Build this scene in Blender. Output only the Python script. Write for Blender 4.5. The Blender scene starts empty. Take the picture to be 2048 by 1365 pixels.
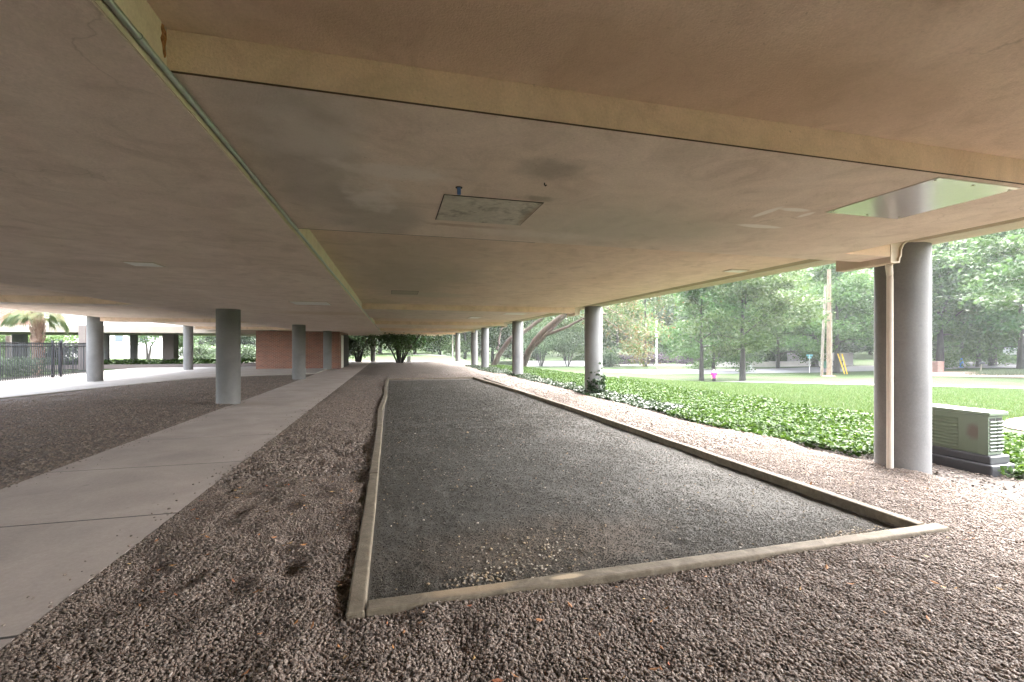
import bpy, math, random
import numpy as np
from math import radians, sin, cos, pi
random.seed(7)
scene = bpy.context.scene
COL = scene.collection
# ------------------------------------------------------------------ camera and picking helpers
HAZE = .0003
H = 1.5; F = 910.0; HY = 692.0
YAW = math.atan2(239, F); S, C = sin(YAW), cos(YAW)
cam = bpy.data.cameras.new('camera'); co = bpy.data.objects.new('camera', cam); COL.objects.link(co)
co.location = (0, 0, H); co.rotation_euler = (pi / 2, 0, -YAW)
cam.lens = 36 * F / 2048; cam.sensor_width = 36; cam.shift_y = 9.5 / 2048
cam.clip_start = 0.05; cam.clip_end = 2000
scene.camera = co

def ss(a, b, x):
    t = np.clip((x - a) / (b - a), 0, 1); return t * t * (3 - 2 * t)

def tz(x, y):                                     # the lawn and street fall gently away from the building
    x = np.asarray(x, float); y = np.asarray(y, float)
    A = np.clip(.77 + .04 * (y - 16), .45, 1.75)
    s = (x - 6) * .9 + y * .43
    z = -A * ss(6, 31, s) * ss(6.8, 16, x) + .018 * np.maximum(0, x - 50)
    z = z + .05 * np.maximum(0, x - 120) + .05 * np.maximum(0, y - 110)
    z = z - .85 * np.exp(-(((x - 28.75) / 2.3) ** 2 + ((y - 35.6) / 2.3) ** 2))
    return z - .03

def world(u, D, z=None):                          # pixel column + depth along the lens axis -> world x, y
    lat = (u - 1024) / F * D
    return S * D + C * lat, C * D - S * lat

def zat(v, D): return H + (HY - v) / F * D

def hit(u, v):                                    # where the view through a pixel meets the ground
    lo = 2.0
    for D in np.concatenate([np.arange(2, 60, .05), np.arange(60, 260, .25)]):
        x, y = world(u, D)
        if tz(x, y) >= zat(v, D): return float(x), float(y), float(D)
    x, y = world(u, 200); return float(x), float(y), 200.0

# ------------------------------------------------------------------ object helpers
def tag(o, label=None, cat=None, group=None, kind=None):
    if label: o['label'] = label
    if cat: o['category'] = cat
    if group: o['group'] = group
    if kind: o['kind'] = kind
    return o

def empty(name, loc=(0, 0, 0), rz=0, label=None, cat=None, group=None):
    o = bpy.data.objects.new(name, None); o.location = loc; o.rotation_euler = (0, 0, rz); o.empty_display_size = .2
    COL.objects.link(o); return tag(o, label, cat, group)

def link(name, me, parent=None, loc=None):
    o = bpy.data.objects.new(name, me); COL.objects.link(o)
    if parent: o.parent = parent
    if loc: o.location = loc
    return o

def copy_tree(o, parent=None):
    c = o.copy(); COL.objects.link(c); c.parent = parent
    for ch in [k for k in o.children]: copy_tree(ch, c)
    return c

def np_mesh(name, V, Fq, mats, smooth=False, mi=None):
    """V n x 3, Fq m x k (all faces with the same number of corners)"""
    me = bpy.data.meshes.new(name); V = np.asarray(V, np.float32); Fq = np.asarray(Fq, np.int32)
    m, k = Fq.shape
    me.vertices.add(len(V)); me.vertices.foreach_set('co', V.ravel())
    me.loops.add(m * k); me.loops.foreach_set('vertex_index', Fq.ravel())
    me.polygons.add(m); me.polygons.foreach_set('loop_start', np.arange(0, m * k, k, dtype=np.int32))
    me.polygons.foreach_set('loop_total', np.full(m, k, np.int32))
    me.polygons.foreach_set('use_smooth', np.full(m, smooth, bool))
    if mi is not None: me.polygons.foreach_set('material_index', np.asarray(mi, np.int32))
    for mt in (mats if isinstance(mats, (list, tuple)) else [mats]): me.materials.append(mt)
    me.update(calc_edges=True); return me

class MB:
    def __init__(s): s.v = []; s.f = []
    def box(s, x0, x1, y0, y1, z0, z1):
        n = len(s.v); s.v += [(x, y, z) for z in (z0, z1) for y in (y0, y1) for x in (x0, x1)]
        s.f += [[n + i for i in q] for q in ((0, 2, 3, 1), (4, 5, 7, 6), (0, 1, 5, 4), (2, 6, 7, 3), (0, 4, 6, 2), (1, 3, 7, 5))]; return s
    def obox(s, c, ax, ay, az):                    # oriented box: centre and three half axes
        n = len(s.v); c = np.array(c, float); ax, ay, az = (np.array(a, float) for a in (ax, ay, az))
        s.v += [tuple(c + i * ax + j * ay + k * az) for k in (-1, 1) for j in (-1, 1) for i in (-1, 1)]
        s.f += [[n + i for i in q] for q in ((0, 2, 3, 1), (4, 5, 7, 6), (0, 1, 5, 4), (2, 6, 7, 3), (0, 4, 6, 2), (1, 3, 7, 5))]; return s
    def prism(s, poly, z0, z1):
        n = len(s.v); k = len(poly)
        s.v += [(x, y, z0) for x, y in poly] + [(x, y, z1) for x, y in poly]
        s.f.append([n + k + i for i in range(k)]); s.f.append([n + i for i in reversed(range(k))])
        for i in range(k): j = (i + 1) % k; s.f.append([n + i, n + j, n + k + j, n + k + i])
        return s
    def tube(s, path, rad, seg=10, cap=True):
        path = [np.array(p, float) for p in path]
        if not isinstance(rad, (list, tuple, np.ndarray)): rad = [rad] * len(path)
        n0 = len(s.v)
        for i, p in enumerate(path):
            d = path[min(i + 1, len(path) - 1)] - path[max(i - 1, 0)]; d = d / (np.linalg.norm(d) + 1e-9)
            a = np.cross(d, (0, 0, 1) if abs(d[2]) < .9 else (1, 0, 0)); a /= np.linalg.norm(a); b = np.cross(d, a)
            for k in range(seg):
                t = 2 * pi * k / seg; s.v.append(tuple(p + rad[i] * (cos(t) * a + sin(t) * b)))
        for i in range(len(path) - 1):
            for k in range(seg):
                q = n0 + i * seg; k2 = (k + 1) % seg
                s.f.append([q + k, q + k2, q + seg + k2, q + seg + k])
        if cap:
            s.f.append([n0 + k for k in reversed(range(seg))]); e = n0 + (len(path) - 1) * seg
            s.f.append([e + k for k in range(seg)])
        return s
    def lathe(s, prof, seg=24, c=(0, 0)):           # prof: (r, z) from the bottom up
        n0 = len(s.v)
        for r, z in prof:
            for k in range(seg): t = 2 * pi * k / seg; s.v.append((c[0] + r * cos(t), c[1] + r * sin(t), z))
        for i in range(len(prof) - 1):
            for k in range(seg):
                q = n0 + i * seg; k2 = (k + 1) % seg; s.f.append([q + k, q + k2, q + seg + k2, q + seg + k])
        s.f.append([n0 + k for k in reversed(range(seg))]); e = n0 + (len(prof) - 1) * seg
        s.f.append([e + k for k in range(seg)]); return s
    def build(s, name, mat, parent=None, smooth=False, bevel=0, loc=None):
        me = bpy.data.meshes.new(name); me.from_pydata(s.v, [], s.f); me.update()
        if mat: me.materials.append(mat)
        o = link(name, me, parent, loc)
        if smooth:
            me.polygons.foreach_set('use_smooth', np.ones(len(me.polygons), bool)); me.set_sharp_from_angle(angle=radians(40))
        if bevel:
            b = o.modifiers.new('bevel', 'BEVEL'); b.width = bevel; b.segments = 2; b.limit_method = 'ANGLE'
        return o

def hsh(ix, iy, seed):
    n = (ix.astype(np.int64) * 374761393 + iy.astype(np.int64) * 668265263 + seed * 982451653) & 0xffffffff
    n = ((n ^ (n >> 13)) * 1274126177) & 0xffffffff
    return ((n ^ (n >> 16)) & 0xffff) / 65535.0

def vn(x, y, scale, seed=0):                        # smooth value noise 0..1
    x = np.asarray(x, float) / scale; y = np.asarray(y, float) / scale
    ix, iy = np.floor(x), np.floor(y); fx, fy = x - ix, y - iy
    fx = fx * fx * (3 - 2 * fx); fy = fy * fy * (3 - 2 * fy)
    a, b = hsh(ix, iy, seed), hsh(ix + 1, iy, seed); c, d = hsh(ix, iy + 1, seed), hsh(ix + 1, iy + 1, seed)
    return (a * (1 - fx) + b * fx) * (1 - fy) + (c * (1 - fx) + d * fx) * fy

# ------------------------------------------------------------------ materials
def new_mat(name):
    m = bpy.data.materials.new(name); m.use_nodes = True
    nt = m.node_tree; return m, nt, nt.nodes['Principled BSDF']

def N(nt, t, **kw):
    n = nt.nodes.new(t)
    for k, v in kw.items(): setattr(n, k, v)
    return n

def coords(nt, sc=(1, 1, 1), rot=(0, 0, 0)):
    g = N(nt, 'ShaderNodeTexCoord'); mp = N(nt, 'ShaderNodeMapping')
    mp.inputs['Scale'].default_value = sc; mp.inputs['Rotation'].default_value = rot
    nt.links.new(g.outputs['Object'], mp.inputs[0]); return mp.outputs[0]

def noise(nt, vec, scale, detail=4, rough=.55, dist=0):
    n = N(nt, 'ShaderNodeTexNoise'); n.inputs['Scale'].default_value = scale; n.inputs['Detail'].default_value = detail
    n.inputs['Roughness'].default_value = rough; n.inputs['Distortion'].default_value = dist
    nt.links.new(vec, n.inputs['Vector']); return n.outputs['Fac']

def ramp(nt, fac, stops):
    r = N(nt, 'ShaderNodeValToRGB'); e = r.color_ramp.elements
    while len(e) < len(stops): e.new(.5)
    for el, (p, c) in zip(e, stops):
        el.position = p; el.color = (*c, 1) if len(c) == 3 else c
    nt.links.new(fac, r.inputs[0]); return r.outputs[0]

def mix(nt, fac, a, b, mode='MIX'):
    m = N(nt, 'ShaderNodeMix', data_type='RGBA', blend_type=mode)
    for i, x in ((0, fac), (6, a), (7, b)):
        if isinstance(x, (int, float)): m.inputs[i].default_value = x
        elif isinstance(x, tuple): m.inputs[i].default_value = (*x, 1)
        else: nt.links.new(x, m.inputs[i])
    return m.outputs[2]

def bump(nt, bs, h, strength=.3, dist=.01):
    b = N(nt, 'ShaderNodeBump'); b.inputs['Strength'].default_value = strength; b.inputs['Distance'].default_value = dist
    nt.links.new(h, b.inputs['Height']); nt.links.new(b.outputs[0], bs.inputs['Normal'])

def simple(name, col, rough=.7, var=.12, scale=8, bmp=0, metal=0, bscale=None):
    m, nt, bs = new_mat(name); v = coords(nt); f = noise(nt, v, scale)
    a = tuple(c * (1 - var) for c in col); b = tuple(min(1, c * (1 + var)) for c in col)
    nt.links.new(ramp(nt, f, [(.3, a), (.7, b)]), bs.inputs['Base Color'])
    bs.inputs['Roughness'].default_value = rough; bs.inputs['Metallic'].default_value = metal
    if bmp: bump(nt, bs, noise(nt, v, bscale or scale * 6, 3), bmp, .01)
    return m

def math_(nt, op, a, b=0.0):
    n = N(nt, 'ShaderNodeMath', operation=op)
    for i, x in enumerate((a, b)):
        if isinstance(x, (int, float)): n.inputs[i].default_value = x
        else: nt.links.new(x, n.inputs[i])
    return n.outputs[0]

def spot(nt, vec, cx, cy, rx, ry, soft=.5, warp=.35, ns=3.0):
    """irregular patch round (cx, cy) in plan: 1 inside, 0 outside"""
    sp = N(nt, 'ShaderNodeSeparateXYZ'); nt.links.new(vec, sp.inputs[0])
    dx = math_(nt, 'DIVIDE', math_(nt, 'SUBTRACT', sp.outputs[0], cx), rx)
    dy = math_(nt, 'DIVIDE', math_(nt, 'SUBTRACT', sp.outputs[1], cy), ry)
    d = math_(nt, 'SQRT', math_(nt, 'ADD', math_(nt, 'MULTIPLY', dx, dx), math_(nt, 'MULTIPLY', dy, dy)))
    d = math_(nt, 'ADD', d, math_(nt, 'MULTIPLY', math_(nt, 'SUBTRACT', noise(nt, vec, ns, 4), .5), warp * 4))
    mr = N(nt, 'ShaderNodeMapRange', interpolation_type='SMOOTHSTEP')
    mr.inputs[1].default_value = 1 - soft; mr.inputs[2].default_value = 1 + soft; mr.inputs[3].default_value = 1; mr.inputs[4].default_value = 0
    nt.links.new(d, mr.inputs[0]); return mr.outputs[0]

def stucco(name, c1, c2, spots=(), grit=.35):
    m, nt, bs = new_mat(name); v = coords(nt)
    vs = coords(nt, (1, .35, 1), (0, 0, .25))
    big = noise(nt, vs, .9, 5, .6, .5)
    col = ramp(nt, big, [(.3, c1), (.5, tuple((a + b) / 2 for a, b in zip(c1, c2))), (.72, c2)])
    sm = noise(nt, v, 3.5, 6, .65, .8)
    col = mix(nt, .62, col, ramp(nt, sm, [(.28, (.68, .645, .61)), (.48, (.92, .905, .89)), (.68, (1.06, 1.05, 1.04))]), 'MULTIPLY')
    col = mix(nt, .55, col, ramp(nt, noise(nt, v, 85, 3, .7), [(.32, (.86, .85, .84)), (.66, (1.10, 1.10, 1.10))]), 'MULTIPLY')
    pits = noise(nt, v, 60, 2, .5)
    pk = ramp(nt, pits, [(.66, (0, 0, 0)), (.74, (1, 1, 1))])
    gate = ramp(nt, noise(nt, v, 1.7, 3), [(.5, (0, 0, 0)), (.62, (1, 1, 1))])
    col = mix(nt, math_(nt, 'MULTIPLY', math_(nt, 'MULTIPLY', pk, gate), .35), col, (.16, .12, .08))
    wv = N(nt, 'ShaderNodeVectorMath', operation='ADD'); nz = N(nt, 'ShaderNodeTexNoise'); nz.inputs['Scale'].default_value = 2.5; nz.inputs['Detail'].default_value = 6; nt.links.new(v, nz.inputs['Vector'])
    nt.links.new(v, wv.inputs[0]); nt.links.new(nz.outputs['Color'], wv.inputs[1]); vo = N(nt, 'ShaderNodeTexVoronoi', feature='DISTANCE_TO_EDGE'); vo.inputs['Scale'].default_value = .42; nt.links.new(wv.outputs[0], vo.inputs['Vector'])
    ck = ramp(nt, vo.outputs['Distance'], [(.0, (1, 1, 1)), (.005, (0, 0, 0))]); cg = ramp(nt, noise(nt, v, .8, 3), [(.5, (0, 0, 0)), (.6, (1, 1, 1))])
    col = mix(nt, math_(nt, 'MULTIPLY', math_(nt, 'MULTIPLY', ck, cg), .3), col, (.25, .19, .14))
    for (cx, cy, rx, ry, sc, amt, soft, warp) in spots:
        col = mix(nt, math_(nt, 'MULTIPLY', spot(nt, v, cx, cy, rx, ry, soft, warp, 1.1 / (rx * ry) ** .5), amt), col, sc)
    nt.links.new(col, bs.inputs['Base Color']); bs.inputs['Roughness'].default_value = .9
    bs.inputs['Specular IOR Level'].default_value = .2
    h = math_(nt, 'ADD', noise(nt, v, 110, 4, .7), math_(nt, 'MULTIPLY', noise(nt, v, 6, 3), 1.5))
    bump(nt, bs, h, min(1, grit * 1.8), .009); return m

GREY = (.40, .39, .36)
M = {}
M['soffit_slab'] = stucco('corridor slab stucco', (.83, .71, .645), (.93, .83, .77), [
    (-3.2, 6.2, .5, .25, (.50, .42, .34), .35, .6, .3), (-2.0, 14, 1.2, .7, (.60, .45, .30), .4, .7, .3)])
M['soffit_bay'] = stucco('bay ceiling stucco', (.82, .675, .56), (.92, .79, .685), [
    (1.1, 1.6, 1.6, .28, (.56, .40, .26), .55, .8, .3), (.3, 7.5, .9, 2.6, (.47, .44, .36), .6, .7, .3),
    (.6, 10.3, .9, .5, (.62, .58, .48), .55, .5, .4), (-.3, 15, .6, 3, (.38, .36, .22), .5, .7, .3)])
def atz0(u, v, z): D = (z - H) / ((HY - v) / F); return world(u, D)
def sp_at(u, v, rx, ry, c, amt, soft, warp): return (*atz0(u, v, ZD0), rx, ry, c, amt, soft, warp)
ZD0 = 2.475; PALE = (.95, .91, .87)
M['soffit_drop'] = stucco('dropped ceiling stucco', (.82, .715, .635), (.90, .815, .745), [
    (-.42, 2.5, .28, 1.2, GREY, .55, .5, .25), (-.1, 3.6, .30, .55, GREY, .55, .5, .25), sp_at(1100, 340, .16, .13, (.24, .22, .19), .5, .8, .35), sp_at(1075, 398, .10, .05, (.22, .18, .14), .5, .6, .4),
    sp_at(750, 395, .15, .26, PALE, .55, .5, .7), sp_at(800, 345, .30, .10, PALE, .5, .6, .7), sp_at(620, 270, .22, .28, PALE, .35, .8, .8), (1.9, 3.4, .9, .5, (.52, .54, .47), .5, .8, .3),
    sp_at(1518, 453, .20, .045, PALE, 1, .2, .10), sp_at(1533, 425, .035, .13, PALE, 1, .3, .06), sp_at(1590, 420, .12, .035, PALE, .95, .3, .08), sp_at(1612, 430, .03, .07, PALE, .95, .3, .06),
    sp_at(930, 452, .3, .04, (.42, .30, .23), .55, .5, .4), sp_at(1080, 470, .5, .12, PALE, .35, .7, .4)], .22)
M['beam'] = stucco('beam face stucco', (.79, .62, .495), (.86, .695, .575))
M['slab_edge'] = stucco('slab edge paint', (.70, .62, .50), (.76, .68, .56), grit=.2)
M['eave'] = stucco('eave soffit', (.62, .545, .48), (.70, .625, .56), grit=.15)
M['eave_brown'] = stucco('brown eave band', (.36, .30, .22), (.42, .35, .27), grit=.15)  # darker, browner band along the inner part of the eave
M['trim'] = simple('painted trim', (.60, .51, .42), .6, .08, 4)
M['pipe'] = simple('painted pipe', (.56, .50, .44), .5, .06, 4)
M['conduit'] = simple('galvanised conduit', (.42, .47, .42), .38, .12, 25, metal=.75)

def concrete(name, c, var=.16, stains=.5):
    m, nt, bs = new_mat(name); v = coords(nt)
    f = noise(nt, v, 1.3, 6, .6, .4); col = ramp(nt, f, [(.28, tuple(x * (1 - var) for x in c)), (.7, tuple(x * (1 + var) for x in c))])
    fine = noise(nt, v, 45, 4, .7); col = mix(nt, .6, col, ramp(nt, fine, [(.3, (.7, .7, .7)), (.7, (1, 1, 1))]), 'MULTIPLY')
    st = ramp(nt, noise(nt, v, 9, 2), [(.7, (0, 0, 0)), (.78, (1, 1, 1))])
    col = mix(nt, math_(nt, 'MULTIPLY', st, stains * .5), col, tuple(x * .45 for x in c))
    nt.links.new(col, bs.inputs['Base Color']); bs.inputs['Roughness'].default_value = .88
    bump(nt, bs, noise(nt, v, 70, 5, .7), .25, .006); return m
M['concrete_path'] = concrete('path concrete', (.375, .32, .29), .16, .8)
M['concrete_walk'] = concrete('courtyard concrete', (.34, .315, .29))
M['concrete_column'] = concrete('column concrete', (.165, .16, .157), .18, .5)
M['sidewalk'] = concrete('sidewalk concrete', (.21, .195, .18))
M['wall_white'] = concrete('pale wall', (.62, .57, .54), .08)
M['wall_grey'] = concrete('grey retaining wall', (.42, .39, .39), .1)
M['asphalt'] = simple('asphalt', (.115, .115, .125), .85, .1, 2, .2, bscale=60)
M['white_paint'] = simple('white paint', (.62, .61, .59), .5, .05, 3)
M['dark_pier'] = concrete('dark pier', (.16, .13, .12), .1)

def gravel_mat(name, cols, scale, bmpd):
    m, nt, bs = new_mat(name); v = coords(nt)
    vo = N(nt, 'ShaderNodeTexVoronoi'); vo.inputs['Scale'].default_value = scale; vo.inputs['Randomness'].default_value = 1
    nt.links.new(v, vo.inputs['Vector'])
    sp = N(nt, 'ShaderNodeSeparateColor'); nt.links.new(vo.outputs['Color'], sp.inputs[0])
    n = len(cols); col = ramp(nt, sp.outputs[0], [(i / (n - 1), c) for i, c in enumerate(cols)])
    big = noise(nt, v, .8, 4, .6); col = mix(nt, .6, col, ramp(nt, big, [(.3, (.62, .60, .58)), (.7, (1, 1, 1))]), 'MULTIPLY')
    nt.links.new(col, bs.inputs['Base Color']); bs.inputs['Roughness'].default_value = .85
    h = math_(nt, 'SUBTRACT', 1.0, vo.outputs['Distance']); bump(nt, bs, h, 1.0, bmpd); return m
GC = [(.075, .059, .049), (.165, .126, .105), (.125, .099, .084), (.205, .163, .138), (.145, .107, .085), (.245, .207, .182)]
M['gravel'] = gravel_mat('gravel bed', [tuple(c * .72 for c in g) for g in GC], 42, .02)  # shade in the gaps between stones is put into the bed colour

def island_mat(name, cols, rough=.85, trans=0.0, hue=.0, spec=.3):
    m, nt, bs = new_mat(name); g = N(nt, 'ShaderNodeNewGeometry')
    n = len(cols); col = ramp(nt, g.outputs['Random Per Island'], [(i / (n - 1), c) for i, c in enumerate(cols)])
    if hue:
        oi = N(nt, 'ShaderNodeObjectInfo'); h = N(nt, 'ShaderNodeHueSaturation')
        mr = N(nt, 'ShaderNodeMapRange'); mr.inputs[3].default_value = .5 - hue; mr.inputs[4].default_value = .5 + hue
        nt.links.new(oi.outputs['Random'], mr.inputs[0]); nt.links.new(mr.outputs[0], h.inputs['Hue'])
        mv = N(nt, 'ShaderNodeMapRange'); mv.inputs[3].default_value = .75; mv.inputs[4].default_value = 1.3
        v2 = math_(nt, 'FRACT', math_(nt, 'MULTIPLY', oi.outputs['Random'], 7.31)); nt.links.new(v2, mv.inputs[0]); nt.links.new(mv.outputs[0], h.inputs['Value'])
        nt.links.new(col, h.inputs['Color']); col = h.outputs[0]
    nt.links.new(col, bs.inputs['Base Color']); bs.inputs['Roughness'].default_value = rough
    bs.inputs['Specular IOR Level'].default_value = spec
    if trans:
        out = nt.nodes['Material Output']; tr = N(nt, 'ShaderNodeBsdfTranslucent'); ms = N(nt, 'ShaderNodeMixShader')
        b2 = N(nt, 'ShaderNodeHueSaturation'); b2.inputs['Value'].default_value = 1.25; b2.inputs['Hue'].default_value = .485
        nt.links.new(col, b2.inputs['Color']); nt.links.new(b2.outputs[0], tr.inputs['Color'])
        ms.inputs[0].default_value = trans; nt.links.new(bs.outputs[0], ms.inputs[1]); nt.links.new(tr.outputs[0], ms.inputs[2])
        nt.links.new(ms.outputs[0], out.inputs['Surface'])
    return m
M['stones'] = island_mat('gravel stones', GC, .8)
M['court_bits'] = island_mat('court pebbles', [(.30, .26, .2), (.12, .11, .1), (.36, .27, .17), (.2, .17, .14), (.45, .40, .33)], .8)
M['leaf_litter'] = island_mat('dry leaves', [(0.294, 0.140, 0.049), (0.210, 0.091, 0.042), (0.336, 0.224, 0.098), (0.245, 0.070, 0.042)], .8)
M['leaf'] = island_mat('broad leaves', [(0.026, 0.058, 0.018), (0.042, 0.090, 0.025), (0.066, 0.126, 0.037), (0.034, 0.074, 0.022), (0.092, 0.158, 0.051)], .5, .38, .02)
M['leaf_dark'] = island_mat('dark leaves', [(0.020, 0.043, 0.018), (0.035, 0.066, 0.023), (0.058, 0.094, 0.038), (0.028, 0.055, 0.022)], .45, .25, .015)
M['leaf_brown'] = island_mat('withered leaves', [(0.104, 0.068, 0.032), (0.068, 0.080, 0.028), (0.128, 0.088, 0.048), (0.056, 0.080, 0.024), (0.048, 0.088, 0.024)], .6, .3)
M['leaf_purple'] = island_mat('purple leaves', [(0.051, 0.035, 0.058), (0.078, 0.047, 0.078), (0.035, 0.027, 0.039), (0.101, 0.066, 0.094)], .5, .2)
M['hedge_leaf'] = island_mat('hedge leaves', [(0.025, 0.047, 0.021), (0.051, 0.077, 0.038), (0.035, 0.060, 0.030)], .5, .3)
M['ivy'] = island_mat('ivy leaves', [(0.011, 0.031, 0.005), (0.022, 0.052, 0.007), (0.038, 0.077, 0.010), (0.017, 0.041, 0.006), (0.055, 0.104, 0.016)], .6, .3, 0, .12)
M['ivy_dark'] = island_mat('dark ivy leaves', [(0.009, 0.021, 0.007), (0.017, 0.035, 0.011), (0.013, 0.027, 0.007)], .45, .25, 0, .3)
M['blade'] = island_mat('grass blades', [(0.025, 0.057, 0.013), (0.043, 0.082, 0.019), (0.060, 0.099, 0.029), (0.034, 0.071, 0.017), (0.080, 0.099, 0.040)], .6, .3)
M['liriope'] = island_mat('liriope blades', [(0.054, 0.074, 0.040), (0.081, 0.101, 0.061), (0.034, 0.054, 0.027)], .5, .3)
M['palm_leaf'] = island_mat('palm leaves', [(0.078, 0.118, 0.047), (0.141, 0.171, 0.070), (0.188, 0.171, 0.078)], .5, .25)

def bark(name, c):
    m, nt, bs = new_mat(name); v = coords(nt, (1, 1, .25))
    f = noise(nt, v, 9, 6, .65, .6); nt.links.new(ramp(nt, f, [(.3, tuple(x * .5 for x in c)), (.7, tuple(x * 1.35 for x in c))]), bs.inputs['Base Color'])
    bs.inputs['Roughness'].default_value = .95; bump(nt, bs, noise(nt, v, 22, 5, .7), .9, .04); return m
M['bark'] = bark('oak bark', (.038, .034, .031)); M['bark_pale'] = bark('peeling bark', (.085, .072, .06)); M['bark_palm'] = bark('palm bark', (.24, .16, .12))

def ground_mat():
    m, nt, bs = new_mat('lawn'); v = coords(nt)
    a = ramp(nt, noise(nt, v, .35, 5, .6), [(.3, (.026, .044, .016)), (.55, (.036, .056, .021)), (.75, (.048, .066, .029))])
    b = ramp(nt, noise(nt, coords(nt, (1, 1, 1)), 14, 5, .75), [(.3, (.55, .6, .5)), (.7, (1.15, 1.12, 1.1))])
    nt.links.new(mix(nt, .8, a, b, 'MULTIPLY'), bs.inputs['Base Color']); bs.inputs['Roughness'].default_value = .9
    bs.inputs['Specular IOR Level'].default_value = .1
    bump(nt, bs, noise(nt, v, 40, 4, .7), .8, .05); return m
M['lawn'] = ground_mat()
M['soil'] = gravel_mat('dark mulch', [(.035, .026, .02), (.08, .06, .05), (.05, .04, .03), (.13, .10, .085)], 30, .02)
M['mulch'] = gravel_mat('bark mulch', [(.10, .06, .045), (.17, .105, .08), (.13, .08, .065), (.22, .15, .12)], 18, .03)

def court_mat():
    m, nt, bs = new_mat('court grit'); v = coords(nt)
    a = ramp(nt, noise(nt, v, 1.1, 6, .62, .5), [(.3, (.034, .030, .023)), (.55, (.048, .043, .035)), (.75, (.068, .062, .051))])
    b = ramp(nt, noise(nt, v, 75, 5, .8), [(.32, (.45, .45, .45)), (.66, (1.2, 1.2, 1.2))]); col = mix(nt, .85, a, b, 'MULTIPLY')
    sk = ramp(nt, noise(nt, v, 160, 1), [(.73, (0, 0, 0)), (.77, (1, 1, 1))]); col = mix(nt, math_(nt, 'MULTIPLY', sk, .5), col, (.3, .27, .22))
    rd = spot(nt, v, 1.15, 3.3, .9, .45, .7, .35); col = mix(nt, math_(nt, 'MULTIPLY', rd, .5), col, (.10, .065, .04))
    nt.links.new(col, bs.inputs['Base Color']); bs.inputs['Roughness'].default_value = .92
    h = math_(nt, 'ADD', noise(nt, v, 90, 4, .8), math_(nt, 'MULTIPLY', noise(nt, v, 9, 4, .6), 3)); bump(nt, bs, h, .6, .008); return m
M['court'] = court_mat()

def timber():
    m, nt, bs = new_mat('weathered timber'); v = coords(nt, (6, 6, 6))
    f = noise(nt, v, 1.2, 6, .7, 1.2); col = ramp(nt, f, [(.28, (.075, .058, .038)), (.52, (.125, .10, .07)), (.75, (.19, .157, .117))])
    w_ = coords(nt); col = mix(nt, math_(nt, 'MULTIPLY', spot(nt, w_, .46, 2.68, .26, .05, .5, .4, 6), .45), col, (.36, .26, .16))
    col = mix(nt, math_(nt, 'MULTIPLY', spot(nt, w_, 1.05, 2.66, .09, .025, .4, .3, 9), .7), col, (.46, .36, .24))
    nt.links.new(col, bs.inputs['Base Color']); bs.inputs['Roughness'].default_value = .9; bump(nt, bs, noise(nt, v, 7, 6, .7, .8), .5, .01); return m
M['timber'] = timber()
M['timber_pale'] = simple('freshly worn timber', (.40, .33, .245), .85, .25, 9, .4)

def brick(name, c1, c2, mortar):
    m, nt, bs = new_mat(name); g = N(nt, 'ShaderNodeTexCoord'); sp = N(nt, 'ShaderNodeSeparateXYZ'); nt.links.new(g.outputs['Object'], sp.inputs[0])
    cb = N(nt, 'ShaderNodeCombineXYZ'); nt.links.new(math_(nt, 'ADD', sp.outputs[0], sp.outputs[1]), cb.inputs[0]); nt.links.new(sp.outputs[2], cb.inputs[1])
    b = N(nt, 'ShaderNodeTexBrick'); nt.links.new(cb.outputs[0], b.inputs['Vector'])
    b.inputs['Scale'].default_value = 1; b.inputs['Brick Width'].default_value = .22; b.inputs['Row Height'].default_value = .078; b.inputs['Mortar Size'].default_value = .011
    b.inputs['Color1'].default_value = (*c1, 1); b.inputs['Color2'].default_value = (*c2, 1); b.inputs['Mortar'].default_value = (*mortar, 1)
    col = mix(nt, .4, b.outputs[0], ramp(nt, noise(nt, g.outputs['Object'], 1.5, 4), [(.3, (.7, .7, .7)), (.7, (1.1, 1.1, 1.1))]), 'MULTIPLY')
    nt.links.new(col, bs.inputs['Base Color']); bs.inputs['Roughness'].default_value = .85
    bump(nt, bs, b.outputs['Fac'], -.4, .008); return m
M['brick'] = brick('red brick', (.23, .075, .044), (.14, .048, .034), (.28, .21, .165))
M['brick_far'] = brick('salmon brick', (.24, .105, .08), (.19, .08, .06), (.26, .2, .17))
M['black_metal'] = simple('black painted steel', (.022, .022, .028), .45, .1, 6)
M['dark'] = simple('dark void', (.03, .027, .025), .9, .1, 5)
M['glass'] = simple('window glass', (.10, .12, .14), .12, .1, 2)

def galv(name, c, rust):
    m, nt, bs = new_mat(name); v = coords(nt); f = noise(nt, v, 14, 6, .7)
    k0, k1 = (.72, 1.15) if rust else (.94, 1.04)
    col = ramp(nt, f, [(.3, tuple(x * k0 for x in c)), (.7, tuple(x * k1 for x in c))])
    if rust:
        gate = noise(nt, v, 5, 6, .7); k = ramp(nt, gate, [(.52, (0, 0, 0)), (.62, (1, 1, 1))]); col = mix(nt, math_(nt, 'MULTIPLY', k, .65), col, (.16, .145, .11))
        k2 = spot(nt, v, .36, -.02, .07, .34, .4, .3, 9); col = mix(nt, math_(nt, 'MULTIPLY', k2, .7), col, (.26, .17, .09))
    nt.links.new(col, bs.inputs['Base Color']); bs.inputs['Roughness'].default_value = .6 if rust else .2
    bs.inputs['Metallic'].default_value = .05 if rust else .45; return m
M['panel_old'] = galv('weathered steel panel', (.62, .60, .52), True)
M['panel_new'] = galv('clean galvanised sheet', (.78, .75, .765), False)
M['cabinet'] = simple('sage green enamel', (.10, .128, .088), .45, .06, 5)
M['cabinet_side'] = simple('sage green enamel side', (.10, .128, .088), .5, .08, 5)
M['plastic_dark'] = simple('dark grey plastic', (.03, .03, .036), .5, .1, 6)
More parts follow.
